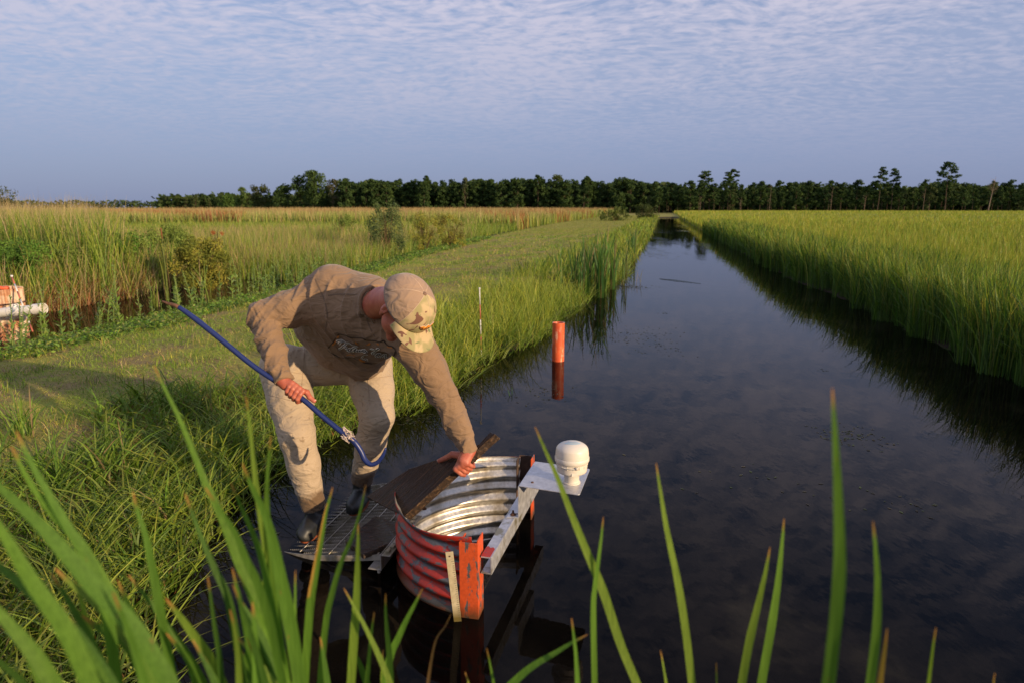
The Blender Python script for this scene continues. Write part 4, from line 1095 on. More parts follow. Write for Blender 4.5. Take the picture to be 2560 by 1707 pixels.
# aluminium angle along the posts
d = Vector((UX, UY, 0)); e = Vector((VX, VY, 0)); zh = Vector((0, 0, 1))
root2 = root
FZ, PZ = .318, .500
A0 = P3(2.915, -.789, FZ - .0075); A1 = P3(4.115, -.738, FZ - .0075); bd = (A1 - A0).normalized(); be = Vector((bd.y, -bd.x, 0))
mb = MB()
mb.box(A0, bd * 1.20, be * .047, zh * .007); mb.box(A0 + be * .0475 - zh * .083, bd * 1.20, be * .007, zh * .0905); mb.box(A0 - zh * .083, bd * 1.20, be * .047, zh * .006)
o = mb.build('angle_brace', ALUS, None, bevel=.001); setparent(o, root); o['label'] = 'stained aluminium bar joining the two posts'
mb = MB(); mb.prism([A0 + zh * .0073 + q for q in (bd * .0, be * .046, be * .046 + bd * .085, be * .034 + bd * .098, be * .022 + bd * .088, be * .01 + bd * .104, bd * .095)], zh * .0012); o = mb.build('paint_patch', REDP, None); setparent(o, root)
# fish eye bolts in the wall
for a, z in ((.35, .17), (-.1, .02)):
    mb = MB(); c = P3(RU + (RR - .012) * math.sin(a), RV - (RR - .012) * math.cos(a), z); ax = (P3(RU, RV, z) - c).normalized()
    mb.lathe([(.012, 0), (.012, .008), (.008, .010), (.008, .018), (.006, .020)], c, 10, 0, ax); o = mb.build('bolt', rustm, None); setparent(o, root)

# sensor bracket
br = empty('sensor_bracket', tuple(P3(3.75, -.74, .333))); tag(br, 'bent aluminium plate bolted on the angle bar under the white sensor', 'bracket')
FZ += .0005
c1, c2, c3, c4 = [WZ(a, b_, PZ, True) for a, b_ in ((1297, 1215), (1338, 1154), (1475, 1173), (1449, 1238))]
mb = MB()
def rounded(poly, r, idx, n=5):
    out = []
    for i, p in enumerate(poly):
        if i not in idx: out.append(p); continue
        a = (poly[i - 1] - p).normalized() * r; b_ = (poly[(i + 1) % len(poly)] - p).normalized() * r
        for k in range(n + 1): t_ = k / n; out.append(p + a * (1 - t_) ** 2 + b_ * t_ ** 2)
    return out
mb.prism(rounded([c1, c2, c3, c4], .016, (2, 3)), (0, 0, .0045)); o = mb.build('mounting_plate', ALU, None, bevel=.0006); setparent(o, br)
wd = (c1 - c2)                                               # along the fold
mb = MB(); nrm = Vector((wd.y, -wd.x, 0)).normalized() * .0045
mb.box(c2 + Vector((0, 0, -.0005)), wd, nrm, Vector((0, 0, FZ - PZ + .001))); o = mb.build('riser_plate', ALU, None); setparent(o, br)
mb = MB(); f0 = c1 + Vector((0, 0, FZ - PZ)); f1 = c2 + Vector((0, 0, FZ - PZ)); foot = WZ(1262, 1284, FZ, True); 
dd = -(e * .052)
mb.prism([f0 + Vector((0, 0, .0005)), f1 + Vector((0, 0, .0005)), f1 + Vector((0, 0, .0005)) - e * .060, f0 + Vector((0, 0, .0005)) - e * .064 - d * .012], (0, 0, .0045)); o = mb.build('foot_plate', ALU, None); setparent(o, br)
mb = MB(); bp_ = f0 - e * .036 + d * .022 + Vector((0, 0, .006)); mb.lathe([(.017, 0), (.017, .002), (.011, .0025), (.011, .010), (.006, .0105), (.006, .024), (.005, .026)], bp_, 6); mb.box(bp_ + Vector((.008, -.004, .004)), (.028, 0, 0), (0, .006, 0), (0, 0, .004)); o = mb.build('wing_bolt', rustm, None); setparent(o, br)
mb = MB(); mb.lathe([(.008, 0), (.008, .003), (.004, .005)], ln(c1, c3, .18) + Vector((0, 0, .0045)), 8); o = mb.build('rivet', rustm, None); setparent(o, br)

# white sensor
sc_ = WZ(1429, 1205, PZ + .005, True); SCL = 1.0
sensor = empty('water_level_sensor', tuple(sc_)); tag(sensor, 'white domed plastic water level sensor with pale blue arcs printed on top', 'sensor')
PVC = simple('cream_plastic', (.70, .64, .54), .42, scale=14, var=.05, bump=.04); BLUEP = simple('pale_blue_print', (.28, .52, .68), .5, bump=0)
mb = MB(); mb.lathe([(.047, 0), (.047, .006), (.0435, .008), (.0405, .010), (.0405, .054), (.044, .058)], sc_, 48); o = mb.build('neck', PVC, None, True, split=.75); setparent(o, sensor)
mb = MB(); mb.lathe([(.046, .0585), (.068, .061), (.078, .067), (.081, .075), (.0825, .118), (.089, .124), (.0925, .131), (.0925, .146), (.0895, .151)], sc_, 64); o = mb.build('housing', PVC, None, True, split=.75); setparent(o, sensor)
mb = MB(); prof = [(.0895, .1515), (.0890, .165), (.0880, .178), (.0865, .186)]
for i in range(1, 13): a = i / 12 * PI / 2; prof.append((.0865 * math.cos(a) if i < 12 else .0005, .186 + .044 * math.sin(a)))
mb.lathe(prof, sc_, 64); o = mb.build('dome_lid', PVC, None, True, split=.75); setparent(o, sensor)
mb = MB(); vs = []
for z, ex in ((.099, -.002), (.1005, .0), (.114, .0), (.1155, -.002)):
    for k in range(256):
        a = 2 * PI * k / 256; r_ = .0822 + (.0032 + ex if (k % 16) == 0 or (k % 16) == 1 else -.0006); vs.append(sc_ + Vector((r_ * math.cos(a), r_ * math.sin(a), z)))
mb.add(vs, [(i_ * 256 + k, i_ * 256 + (k + 1) % 256, (i_ + 1) * 256 + (k + 1) % 256, (i_ + 1) * 256 + k) for i_ in range(3) for k in range(256)])
a = -1.45; tn = Vector((-math.sin(a), math.cos(a), 0)); rd = Vector((math.cos(a), math.sin(a), 0))
o = mb.build('ribbed_band', PVC, None); setparent(o, sensor)
mb = MB(); mb.box(sc_ + rd * .064 - tn * .018 + Vector((0, 0, .066)), tn * .034, rd * .0175, (0, 0, .016))
o = mb.build('lug', PVC, None, bevel=.0008); setparent(o, sensor)
mb = MB(); mb.tube([sc_ + Vector((math.cos(-2.3 + i * .09) * .0955, math.sin(-2.3 + i * .09) * .0865, .112 - .0006 * i)) for i in range(12)], .0035, 8)
mb.box(sc_ + rd * .084 + tn * .0 + Vector((0, 0, .104)), tn * .014, rd * .009, (0, 0, .014)); o = mb.build('clamp', simple('grey_clamp', (.55, .52, .46), .5), None, True); setparent(o, sensor)
mb = MB()
def domez(x, y):
    r = min(.0855, math.hypot(x, y)); c_ = r / .0865; return .186 + .044 * math.sqrt(max(0, 1 - c_ * c_)) + .0012
for (rr_, w_) in ((.030, .005), (.042, .006), (.054, .0065)):
    mb = MB()
    pts = []
    for i in range(15):
        a = -PI / 2 - .85 + 1.7 * i / 14; x = rr_ * math.cos(a); y = rr_ * math.sin(a) + .022
        pts.append(sc_ + Vector((x, y, domez(x, y))))
    vs = []; 
    for i, p in enumerate(pts):
        a = -PI / 2 - .85 + 1.7 * i / 14
        for s_ in (-1, 1): x = (rr_ + s_ * w_ / 2) * math.cos(a); y = (rr_ + s_ * w_ / 2) * math.sin(a) + .022; vs.append(sc_ + Vector((x, y, domez(x, y))))
    mb.add(vs, [(2 * i, 2 * i + 1, 2 * i + 3, 2 * i + 2) for i in range(14)]); setparent(mb.build('printed_arc', BLUEP, None), sensor)
for a0 in (PI * .72, PI * .22):
    vs = []; mb = MB()
    for i in range(11):
        a = a0 + .55 * i / 10
        for r_ in (.062, .069): vs.append(sc_ + Vector((r_ * math.cos(a), r_ * math.sin(a), domez(r_ * math.cos(a), r_ * math.sin(a)))))
    mb.add(vs, [(2 * i, 2 * i + 1, 2 * i + 3, 2 * i + 2) for i in range(10)]); setparent(mb.build('printed_arc', BLUEP, None), sensor)

# gauge strip leaning at the front
gt = W(1115 + 8, 1379, 2.93, True); gb = W(1141, 1526, 2.965, True); gd = (gb - gt).normalized(); gs = Vector((1, .1, 0)); gs = (gs - gd * gs.dot(gd)).normalized()
mb = MB(); mb.box(gt - gs * .018, gs * .036, gd * .95, gs.cross(gd) * .004)
gm_, t, b = material('dirty_yellow_gauge'); p = t.coord(); n = t.noise(p, 40, 4); zz = t.new('SeparateXYZ', Vector=t.pos()).outputs[2]
t.set(b, 'Base Color', t.mix(t.ramp(zz, [(.02, 1.0), (.09, 0.0)]), t.ramp(n, [(.3, (.36, .30, .18)), (.7, (.52, .45, .29))]), (.12, .09, .02))); t.set(b, 'Roughness', .6)
gauge = mb.build('gauge_strip', gm_, None, bevel=.0008); tag(gauge, 'narrow yellowed measuring strip leaning on the red corrugated wall in the water', 'gauge')
mb = MB(); gn = gs.cross(gd).normalized()
if gn.dot(C0 - gt) < 0: gn = -gn
sgn = 1 if gn.dot(gs.cross(gd)) > 0 else -1
fo = gn * (.0045 if sgn > 0 else .0006)
for i in range(30):
    c = gt + gd * (.05 + i * .012) + fo; w_ = .012 if i % 5 else .02
    mb.prism([c + gs * .016, c + gs * (.016 - w_ * .6), c + gs * (.016 - w_ * .6) + gd * .0018, c + gs * .016 + gd * .0018], gn * .0003)
hb_ = MB(); hb_.lathe([(.004, 0), (.004, .002)], gt + gd * .022 + fo, 10, 0, gn)  # solid disc on the strip, the shade of a hole put into its dark colour
setparent(hb_.build('hole', DARKM, None), gauge)
o = mb.build('graduation', simple('dark_marks', (.05, .05, .045), .7, bump=0), None); setparent(o, gauge)

# ================================================================ grating platform
plat = empty('grating_platform', tuple(P3(3.7, -1.9, .06))); tag(plat, 'curved steel bar grating platform half under water beneath the boots', 'platform')
PU, PV_, AU, AV = 3.76, -1.43, .55, .98; GZ = .095
def pz_(u, v): return GZ - max(0, (-1.43 - v)) * .150
mb = MB(); ub = PU - AU + .015; teeth = MB()
def vleft(u): return PV_ - AV * math.sqrt(max(0, 1 - abs((u - PU) / AU) ** 2.6))
k = 0
while ub < PU + AU:
    v0 = vleft(ub); n = max(2, int((PV_ - v0) / .0125))
    vs = []; 
    for i in range(n * 2 + 1):
        v = v0 + (PV_ - v0) * i / (n * 2); z = pz_(ub, v); zt = z + (.0 if i % 2 else -.006)
        vs += [P3(ub - .0022, v, z - .030), P3(ub - .0022, v, zt), P3(ub + .0022, v, zt), P3(ub + .0022, v, z - .030)]
    fs = []
    for i in range(n * 2):
        a = i * 4
        for j in range(4): fs.append((a + j, a + (j + 1) % 4, a + 4 + (j + 1) % 4, a + 4 + j))
    fs += [(0, 3, 2, 1), (len(vs) - 4, len(vs) - 3, len(vs) - 2, len(vs) - 1)]
    mb.add(vs, fs); ub += .047; k += 1
o = mb.build('grate_bars', GRT, None); setparent(o, plat); o['label'] = 'serrated bars of the grating'
mb = MB(); vv = PV_ - .03
while vv > PV_ - AV + .03:
    du = AU * (1 - (abs(vv - PV_) / AV) ** 2) ** (1 / 2.6) if abs(vv - PV_) < AV else 0
    mb.tube([P3(PU - du + .01, vv, pz_(0, vv) - .004), P3(PU + du - .01, vv, pz_(0, vv) - .004)], .0035, 6); vv -= .102
o = mb.build('cross_rods', GRT, None, True); setparent(o, plat)
mb = MB(); pts = []
for i in range(61):
    a = PI * i / 60 + PI / 2; u = PU - AU * math.copysign(abs(math.cos(a - PI / 2)) ** (2 / 2.6), math.cos(a - PI / 2)); v = PV_ - AV * abs(math.sin(a - PI / 2)) ** (2 / 2.6 if True else 1); pts.append((u, v))
vs = []
for u, v in pts: z = pz_(u, v); vs += [P3(u, v, z - .032), P3(u, v, z + .001), P3(u * 1.0 + (.004 if u < PU else -.004), v, z + .001), P3(u + (.004 if u < PU else -.004), v, z - .032)]
fs = []
for i in range(60):
    a = i * 4
    for j in range(4): fs.append((a + j, a + 4 + j, a + 4 + (j + 1) % 4, a + (j + 1) % 4))
mb.add(vs, fs); o = mb.build('edge_band', GRT, None); setparent(o, plat)
# support channel on the riser side, with a leg
mb = MB(); cz = .055; d_ = Vector((UX, UY, 0)); e_v = Vector((VX, VY, 0))
mb.box(P3(3.13, -1.405, cz), d_ * .95, e_v * .006, (0, 0, .085)); mb.box(P3(3.13, -1.475, cz - .0065), d_ * .95, e_v * .076, (0, 0, .006)); mb.box(P3(3.13, -1.395, cz + .079), d_ * .5, e_v * .05, (0, 0, .006))
o = mb.build('support_channel', alu('weathered_aluminium', (.42, .40, .37), .5, .6), None, bevel=.001); setparent(o, plat)
mb = MB(); mb.tube([P3(3.19, -1.44, cz - .007), P3(3.20, -1.435, -.7)], .009, 8); o = mb.build('leg', GRT, None, True); setparent(o, plat)
mb = MB()
for i in range(9):
    mb.box(P3(3.16 + i * .05, -1.385 + .006 * (i % 2), cz + .0855), d_ * .030, e_v * .022, (0, 0, .012))
o = mb.build('notched_strip', GRT, None, bevel=.002); setparent(o, plat)

# ================================================================ boards
m, t, b = material('lit_weathered_plank_edge'); p = t.coord(); g = t.noise(p, 55, 5, .7, .6)
t.set(b, 'Base Color', t.ramp(g, [(.35, (.015, .009, .006)), (.55, (.05, .028, .015)), (.66, (.20, .12, .06))])); t.set(b, 'Roughness', .5); t.set(b, 'Normal', t.bump(g, .9, .008)); PEDGE = m  # paler tan flecks put sunlight on the board edges into their colour
def board(poly, nrm, tk, name, label, cat, mat=PLANK, seed=0, sub=9):
    """rough plank outline (points) extruded away from the viewer side"""
    rr = random.Random(seed); out = []
    for i in range(len(poly)):
        a, b_ = poly[i], poly[(i + 1) % len(poly)]; inw = (sum(poly, Vector()) / len(poly) - (a + b_) / 2).normalized()
        for k in range(sub): out.append(ln(a, b_, k / sub) + inw * (rr.uniform(-.003, .004) if k else 0))
    mb = MB(); mb.prism(out, nrm * tk); n_ = len(out); mb.m = [0, 0] + [1] * n_; o = mb.build(name, [mat, PEDGE], None, bevel=.004); tag(o, label, cat); return o
PE = W(940, 1076, 3.72); PF_ = W(1100, 1020, 3.50); PG = W(1126, 992, 3.45)
# flatten onto the board plane
def flat(p, s=0): 
    d = (p - C0).normalized(); t_ = (PB - C0).dot(pn) / d.dot(pn); return C0 + d * t_
board([PB, PC, flat(PG), flat(PF_), flat(PE), flat(PA)], -pn, .050, 'wooden_board', 'wet dark wooden board being lifted by the bare hand over the riser', 'board', seed=3)
q0 = [WZ(793, 1240, .115), WZ(862, 1183, .125), WZ(938, 1206, .14), WZ(925, 1235, .12), WZ(835, 1272, .11)]
board(q0, Vector((0, 0, -1)), .030, 'wooden_board', 'second dark board lying flat on the grating beside the boot', 'board', seed=9)

# ================================================================ posts and rods in the water
px_, py_ = 0.602, 8.72
root = empty('orange_pipe_post', (px_, py_, 0)); tag(root, 'weathered orange plastic pipe standing upright in open canal water', 'pipe post')
m, t, b = material('weathered_orange_pipe'); p = t.coord(); n = t.noise(t.mapping(p, (1, 1, .25)), 22, 6, .7)
t.set(b, 'Base Color', t.mix(t.ramp(n, [(.56, 0.0), (.66, 1.0)]), t.ramp(t.noise(p, 9, 3), [(.3, (.55, .07, .02)), (.7, (.74, .13, .03))]), (.70, .42, .26))); t.set(b, 'Roughness', .55); PIPE = m
mb = MB(); zt = WZ(1281, 741, 0).z; ztop = 1.95 - 8.72 * math.tan(PITCH + math.atan((741 * KD - 853.5) / F_PX))
mb.lathe([(.079, -.7), (.079, ztop), (.071, ztop), (.071, ztop - .25)], (px_, py_, 0), 40, cap=False); o = mb.build('pipe', PIPE, None, True); setparent(o, root)
o.modifiers.new('e', 'EDGE_SPLIT').split_angle = .9
mb = MB(); mb.lathe([(.0795, ztop + .0005), (.0705, ztop + .0005)], (px_, py_, 0), 40, cap=False); o = mb.build('cut_rim', simple('pale_cut_plastic', (.45, .5, .4), .5), None); setparent(o, root)
def gradrod(name, a, b_, n, r, label):
    root = empty(name, tuple(a)); tag(root, label, 'marker rod')
    W_, R2 = simple('white_rod_paint', (.62, .60, .55), .5, bump=0), simple('faded_red_rod_paint', (.42, .11, .07), .5, bump=0)
    for i in range(n):
        mb = MB(); mb.tube([ln(a, b_, i / n), ln(a, b_, (i + 1) / n)], r, 8); o = mb.build('band', (R2, W_)[i % 2], None, True); setparent(o, root)
    mb = MB(); mb.lathe([(r * 1.7, 0), (r * 1.7, .02), (r, .024)], b_, 10); o = mb.build('cap', W_, None); setparent(o, root)
bt = Vector((-.405, 8.95, 0)); top_ = W(1101.5, 665, 8.93)
gradrod('marker_rod', Vector((bt.x, bt.y, -.3)), top_, 6, .0075, 'thin red and white banded rod at the water edge of the grassy bank')
top_ = W(27, 636, 10.3); gradrod('marker_rod', W(75, 762, 9.6), top_, 7, .011, 'leaning red and white rod beside the rusty pipe at the ditch')

# rusty culvert and white pipe in the ditch, far left
m, t, b = material('rusty_corrugated_steel'); p = t.coord(); n = t.noise(p, 5, 6, .65); c = t.ramp(n, [(.32, (.28, .10, .04)), (.46, (.45, .23, .12)), (.58, (.60, .47, .33))]); t.set(b, 'Base Color', c); t.set(b, 'Roughness', .75); RUSTY = m
root = empty('rusty_culvert', tuple(WZ(0, 715, .1))); tag(root, 'rusty corrugated metal standpipe at the ditch edge behind a white pipe', 'culvert')
cc = W(2, 765, 10.3); R1 = .34; NN = 90; vs = []; Zc = np.linspace(-.35, W(0, 668, 10.0).z, 40)
vs = [(cc.x + (R1 + .018 * math.sin(a * 26)) * math.cos(a), cc.y + (R1 + .018 * math.sin(a * 26)) * math.sin(a), z) for z in Zc for a in np.linspace(0, 2 * PI, 240, endpoint=False)]
i = np.arange(40 * 240).reshape(40, 240); j = np.roll(i, -1, 1)
me = np_mesh('wall', np.array(vs), np.stack([i[:-1], j[:-1], j[1:], i[1:]], -1).reshape(-1, 4)); o = link('wall', me, None, RUSTY, True); setparent(o, root)
so = o.modifiers.new('s', 'SOLIDIFY'); so.thickness = .006
mb = MB(); zt = Zc[-1]
mb.tube([(cc.x + (R1 + .02) * math.cos(a), cc.y + (R1 + .02) * math.sin(a), zt - .22) for a in np.linspace(0, 2 * PI, 40)], .012, 6, cap=False); o = mb.build('strap', rustm, None, True); setparent(o, root)
mb = MB(); mb.tube([(cc.x - .3, cc.y - .1, zt + .02), (cc.x + .30, cc.y - .12, zt + .015)], .03, 8); o = mb.build('orange_bar', ORP, None, True); setparent(o, root)
wp0 = W(-40, 723, 9.85); wp1 = W(101, 709, 9.75)
root = empty('white_pipe', tuple(wp1)); tag(root, 'white plastic drain pipe with collar lying across the rusty standpipe', 'pipe')
WPM = simple('white_plastic_pipe', (.74, .70, .62), .45, scale=6, var=.08, bump=.05)
dr = (wp1 - wp0).normalized(); L0 = (wp1 - wp0).length
mb = MB(); mb.lathe([(.068, 0), (.068, L0 - .16), (.060, L0 - .158)], wp0, 32, 0, dr, cap=False); o = mb.build('pipe', WPM, None, True, split=.75); setparent(o, root)
mb = MB(); mb.lathe([(.066, L0 - .155), (.078, L0 - .153), (.078, L0), (.068, L0), (.068, L0 - .12)], wp0, 32, 0, dr, cap=False); o = mb.build('collar', WPM, None, True, split=.75); setparent(o, root)
mb = MB(); tb = wp0 + dr * (L0 - .45); mb.lathe([(.058, -.03), (.058, .105), (.048, .105), (.048, .08)], tb, 28, 0, (dr.z * -1, 0, 1), cap=False); mb.lathe([(.076, -.09), (.076, .09)], tb, 28, 0, dr); o = mb.build('tee_joint', WPM, None, True, split=.75); setparent(o, root)

# driftwood just awash and a floating stalk
mb = MB(); a, b_ = WZ(1125, 866, -.085), WZ(1243, 860, -.065); pts = [ln(a, b_, i / 8) + Vector((0, .03 * math.sin(i), .006 * math.sin(i * 2))) for i in range(9)]
mb.tube(pts, [.01, .03, .036, .04, .045, .05, .055, .06, .05], 10); o = mb.build('sunken_log', simple('waterlogged_bark', (.42, .34, .20), .7, scale=18, var=.5, bump=.8, bdist=.02), None, True); o.scale = (1, 1, 1); tag(o, 'pale waterlogged log just under the surface beside the orange pipe', 'log')
mb = MB(); a, b_ = WZ(1515, 641, .004), WZ(1610, 652, .006); mb.tube([a, ln(a, b_, .4) + Vector((0, .05, .01)), b_], [.006, .008, .003], 6); o = mb.build('floating_reed', simple('wet_reed', (.04, .07, .02), .5), None, True); tag(o, 'long dark reed stalk floating flat on the canal water', 'reed')
# ================================================================ trees and plants
def quadcloud(n, cen, rad, size, col, flat=.6, rng=RNG, jit=.25, shell=.35):
    """n leaf clusters in an ellipsoid"""
    d = rng.normal(0, 1, (n, 3)); d /= np.linalg.norm(d, axis=1)[:, None]
    r = rng.uniform(shell, 1, n) ** .6
    p = np.array(cen) + d * r[:, None] * np.array(rad)
    s = rng.uniform(size * .6, size * 1.3, n)
    a = rng.normal(0, 1, (n, 3)); a /= np.linalg.norm(a, axis=1)[:, None]; a *= s[:, None]
    b = rng.normal(0, 1, (n, 3)); b -= a * (np.sum(a * b, 1) / np.sum(a * a, 1))[:, None]; b /= np.linalg.norm(b, axis=1)[:, None]; b *= s[:, None] * flat * .5
    V = np.stack([p - a * .5, p + b, p + a * .5, p - b], 1).reshape(-1, 3)
    c = np.array(col) * rng.uniform(1 - jit, 1 + jit, (n, 1)); return V, np.arange(n * 4).reshape(-1, 4), np.repeat(c, 4, 0)
class Cloud(Stuff):
    def tube(s, pts, rad, col, n=5):
        mb = MB(); mb.tube(pts, rad, n, cap=False); V = np.array(mb.v); s.add(V.astype(np.float32), np.array(mb.f), np.tile(np.array([col]), (len(V), 1)))
    def mesh(s, name): return np_mesh(name, np.concatenate(s.V), np.concatenate(s.Q), np.concatenate(s.C))
PG = [(.045, .080, .024), (.058, .095, .026), (.034, .062, .02)]; DGc = [(.075, .12, .03), (.10, .15, .038)]
BARK = (.11, .075, .055)
def pine_mesh(seed, H, R, clear, nclump=34, per=26, cols=PG, bark=BARK, size=.55, tr=.13):
    """H height, R crown radius, clear = share of bare trunk"""
    rg = np.random.default_rng(seed); c = Cloud(); t_ = Cloud()
    bx, by = rg.normal(0, .25, 2)
    P = lambda f: Vector((bx * f * f + .12 * math.sin(f * 7 + seed), by * f * f, H * f))
    t_.tube([P(i / 8 * .97) for i in range(9)], [tr * (1 - .85 * i / 8) for i in range(9)], bark, 6)
    for k in range(nclump):
        f = clear + (1 - clear) * (k + rg.random()) / nclump; w = R * max(.15, math.sin(PI * min(1, (1.0 - (f - clear) / (1 - clear)) * .62 + .10))) * rg.uniform(.35, 1.0)
        a = rg.uniform(0, 2 * PI); q = P(f); e = q + Vector((math.cos(a) * w, math.sin(a) * w, rg.uniform(-.1, .35)))
        if k % 2 == 0: t_.tube([q - Vector((0, 0, .2)), e], [tr * .25, .015], bark, 3)
        rr = R * rg.uniform(.24, .42)
        c.add(*quadcloud(per, e, (rr, rr, rr * (.62 if clear < .45 else .34)), size, cols[rg.integers(len(cols))], rng=rg))
    return c, t_
def broad_mesh(seed, H, R, base, n=26, per=60, cols=DGc, size=.6, tr=.2, bark=BARK):
    rg = np.random.default_rng(seed); c = Cloud(); t_ = Cloud()
    t_.tube([(0, 0, 0), (.1, 0, H * .35), (.2, .1, H * .7)], [tr, tr * .7, tr * .3], bark, 6)
    for k in range(n):
        a = rg.uniform(0, 2 * PI); zf = rg.uniform(base, 1); w = R * math.sqrt(max(0.05, 1 - ((zf - (base + .42 * (1 - base))) / (.62 * (1 - base))) ** 2)) * rg.uniform(.25, .85)
        e = Vector((math.cos(a) * w, math.sin(a) * w, H * zf - .12 * R)); rr = R * rg.uniform(.26, .42)
        if k % 2: t_.tube([(.1, 0, H * min(.6, zf * .6)), e], [tr * .3, .02], bark, 4)
        c.add(*quadcloud(per, e, (rr, rr, rr * .75), size, cols[rg.integers(len(cols))], rng=rg))
    return c, t_
def merge(c, t_, name):
    s = Cloud(); 
    for q in (c, t_): s.add(np.concatenate(q.V), np.concatenate(q.Q), np.concatenate(q.C))
    return s.mesh(name)
def two_part(name, c, t_, loc, label, cat='tree', group=None, crown='crown', trunk='trunk', rz=0):
    r = empty(name, loc, rz); tag(r, label, cat, group)
    for q, nm in ((c, crown), (t_, trunk)):
        o = link(nm, q.mesh(nm), None, FOL, False); o.parent = r
    return r
def px_at(dx, D): return W(dx, 478, D).x

# rows of pines: one mesh per kind, copied
KINDS = [merge(*pine_mesh(s_, 9.6, 2.2, .04, 52, 40, size=.6), 'pine_tree') for s_ in (1, 2, 3)] + \
        [merge(*pine_mesh(s_, 9.3, 1.8, .32, 36, 40, size=.5, tr=.085, bark=(.12, .085, .06)), 'pine_tree') for s_ in (4, 5, 6, 7)] + \
        [merge(*broad_mesh(s_, 8.6, 2.0, .22, 22, 46, cols=[(.06, .085, .03), (.075, .10, .035)]), 'pine_tree') for s_ in (8, 9)]
for m_ in KINDS: m_.materials.append(FOL)
rk = random.Random(5)
def row(px0, px1, n, D0, D1, kinds, sc, label, group, jitD=9, name='pine_tree'):
    for i in range(n):
        f = (i + rk.uniform(-.4, .4)) / n; D = D0 + (D1 - D0) * f + rk.uniform(-jitD, jitD)
        o = bpy.data.objects.new(name, KINDS[rk.choice(kinds)]); COL.objects.link(o)
        o.location = (px_at(px0 + (px1 - px0) * f, D), D, .2); s_ = rk.uniform(*sc); o.scale = (s_ * rk.uniform(.85, 1.15),) * 2 + (s_,); o.rotation_euler = (0, 0, rk.uniform(0, 6.28))
        tag(o, label, 'pine tree', group)
row(1490, 2700, 86, 226, 238, (3, 4, 5, 6, 3, 4, 5, 6, 7, 8), (.66, 1.16), 'dark open pine with bare lower trunk in the row behind the crop field', 'open pines behind the crop field')
row(1500, 2720, 66, 250, 262, (0, 1, 4, 5), (.92, 1.12), 'shaded pine at the back of the row behind the crop field', 'back row pines behind the crop field')
row(795, 1500, 62, 246, 240, (0, 1, 2), (1.0, 1.2), 'dense dark plantation pine in the wall of trees behind the marsh', 'plantation pines behind the marsh')
row(370, 800, 46, 430, 262, (0, 1, 2, 7), (.80, 1.05), 'small dark tree in the receding line left of the broad tree clump', 'receding trees beyond the marsh')
# deep mass of the wood behind the rows
st = Stuff()
for (x0, x1, D, hh, n) in ((1480, 2760, 266, 9.2, 40000), (780, 1500, 258, 10.2, 30000), (370, 800, 420, 8.6, 4500), (-500, 372, 820, 9.5, 6000)):
    xa, xb = px_at(x0, D), px_at(x1, D); x = RNG.uniform(xa, xb, n); top = hh * (1 + .10 * np.sin(x * .35) + .12 * np.sin(x * .11 + 2))
    y = D + RNG.uniform(-6, 14, n); z = top * RNG.uniform(0, 1, n) ** .8; s_ = 1.7 if D < 400 else 3.0
    leafquads(st, x, y, z, RNG.uniform(.6, 1.2, n) * s_, pick([(.045, .07, .024), (.055, .085, .028)], n), flat=.8)
st.build('forest', FOL, 'dark mass of distant woodland on the horizon', smooth=False)

# trees standing out above the rows
LBL = []
def emergent(dx, top, D, R, clear, seed, label, kind='pine', n=36, per=40, cols=PG, size=.6, name='pine_tree', base=.3, tr=.15, bark=(.10, .07, .05)):
    H = W(dx, top, D).z - .2
    c, t_ = pine_mesh(seed, H, R, clear, n, per, cols, bark, size, tr) if kind == 'pine' else broad_mesh(seed, H, R, base, n, per, cols, size, tr, bark)
    two_part(name, c, t_, (px_at(dx, D), D, .2), label, 'tree')
emergent(1616, 394, 226, 2.6, .52, 21, 'tall round headed pine nearest the canal end on its right')
emergent(1672, 397, 224, 1.7, .66, 22, 'slender tall pine just right of the round headed pine', n=22)
emergent(1681, 391, 228, 2.1, .66, 23, 'twin stemmed pine with a wide cap right of the round headed pine', n=24)
emergent(2016, 388, 222, 2.3, .50, 24, 'left one of the close pair of tall pines above the field', n=28)
emergent(2046, 391, 225, 2.2, .52, 25, 'right one of the close pair of tall pines above the field', n=28)
emergent(2170, 375, 216, 3.0, .62, 26, 'tallest pine with flat layered crown and leaning bare trunk', n=34)
emergent(980, 403, 238, 1.6, .55, 27, 'narrow open tree rising above the plantation pines behind the marsh', 'broad', 28, 50, base=.50, name='broadleaf_tree')
emergent(1068, 407, 240, 1.4, .5, 28, 'thin pale pointed tree rising above the plantation pines', 'broad', 24, 40, cols=[(.08, .10, .05)], base=.42, name='broadleaf_tree')
emergent(1235, 402, 236, 1.5, .5, 29, 'dark leafy spire left of the pale round tree', 'broad', 26, 50, base=.48, name='broadleaf_tree')
emergent(1280, 402, 238, 2.3, .5, 30, 'pale green round tree rising above the pine wall', 'broad', 36, 46, cols=[(.10, .13, .05), (.08, .11, .04)], base=.56, name='broadleaf_tree')
emergent(1350, 405, 236, 2.0, .5, 31, 'dark oak like tree standing above the pines near the canal end', 'broad', 36, 56, cols=PG, base=.48, name='broadleaf_tree')
emergent(1447, 412, 232, 2.1, .4, 32, 'bushy dark tree at the end of the left pine wall', 'broad', 20, 56, cols=PG, base=.3, name='broadleaf_tree')
emergent(1340, 425, 226, 2.2, .3, 33, 'mid green leafy tree in front of the left pine wall', 'broad', 20, 50, base=.15, name='broadleaf_tree')
emergent(1425, 440, 224, 2.4, .3, 34, 'low leafy tree in front of the pines beside the canal end', 'broad', 20, 50, base=.08, name='broadleaf_tree')
emergent(724, 394, 255, 5.6, .3, 35, 'broadest and highest crown of the clump left of the pine wall', 'broad', 46, 60, cols=PG + DGc[:1], base=.25, size=.8, name='broadleaf_tree')
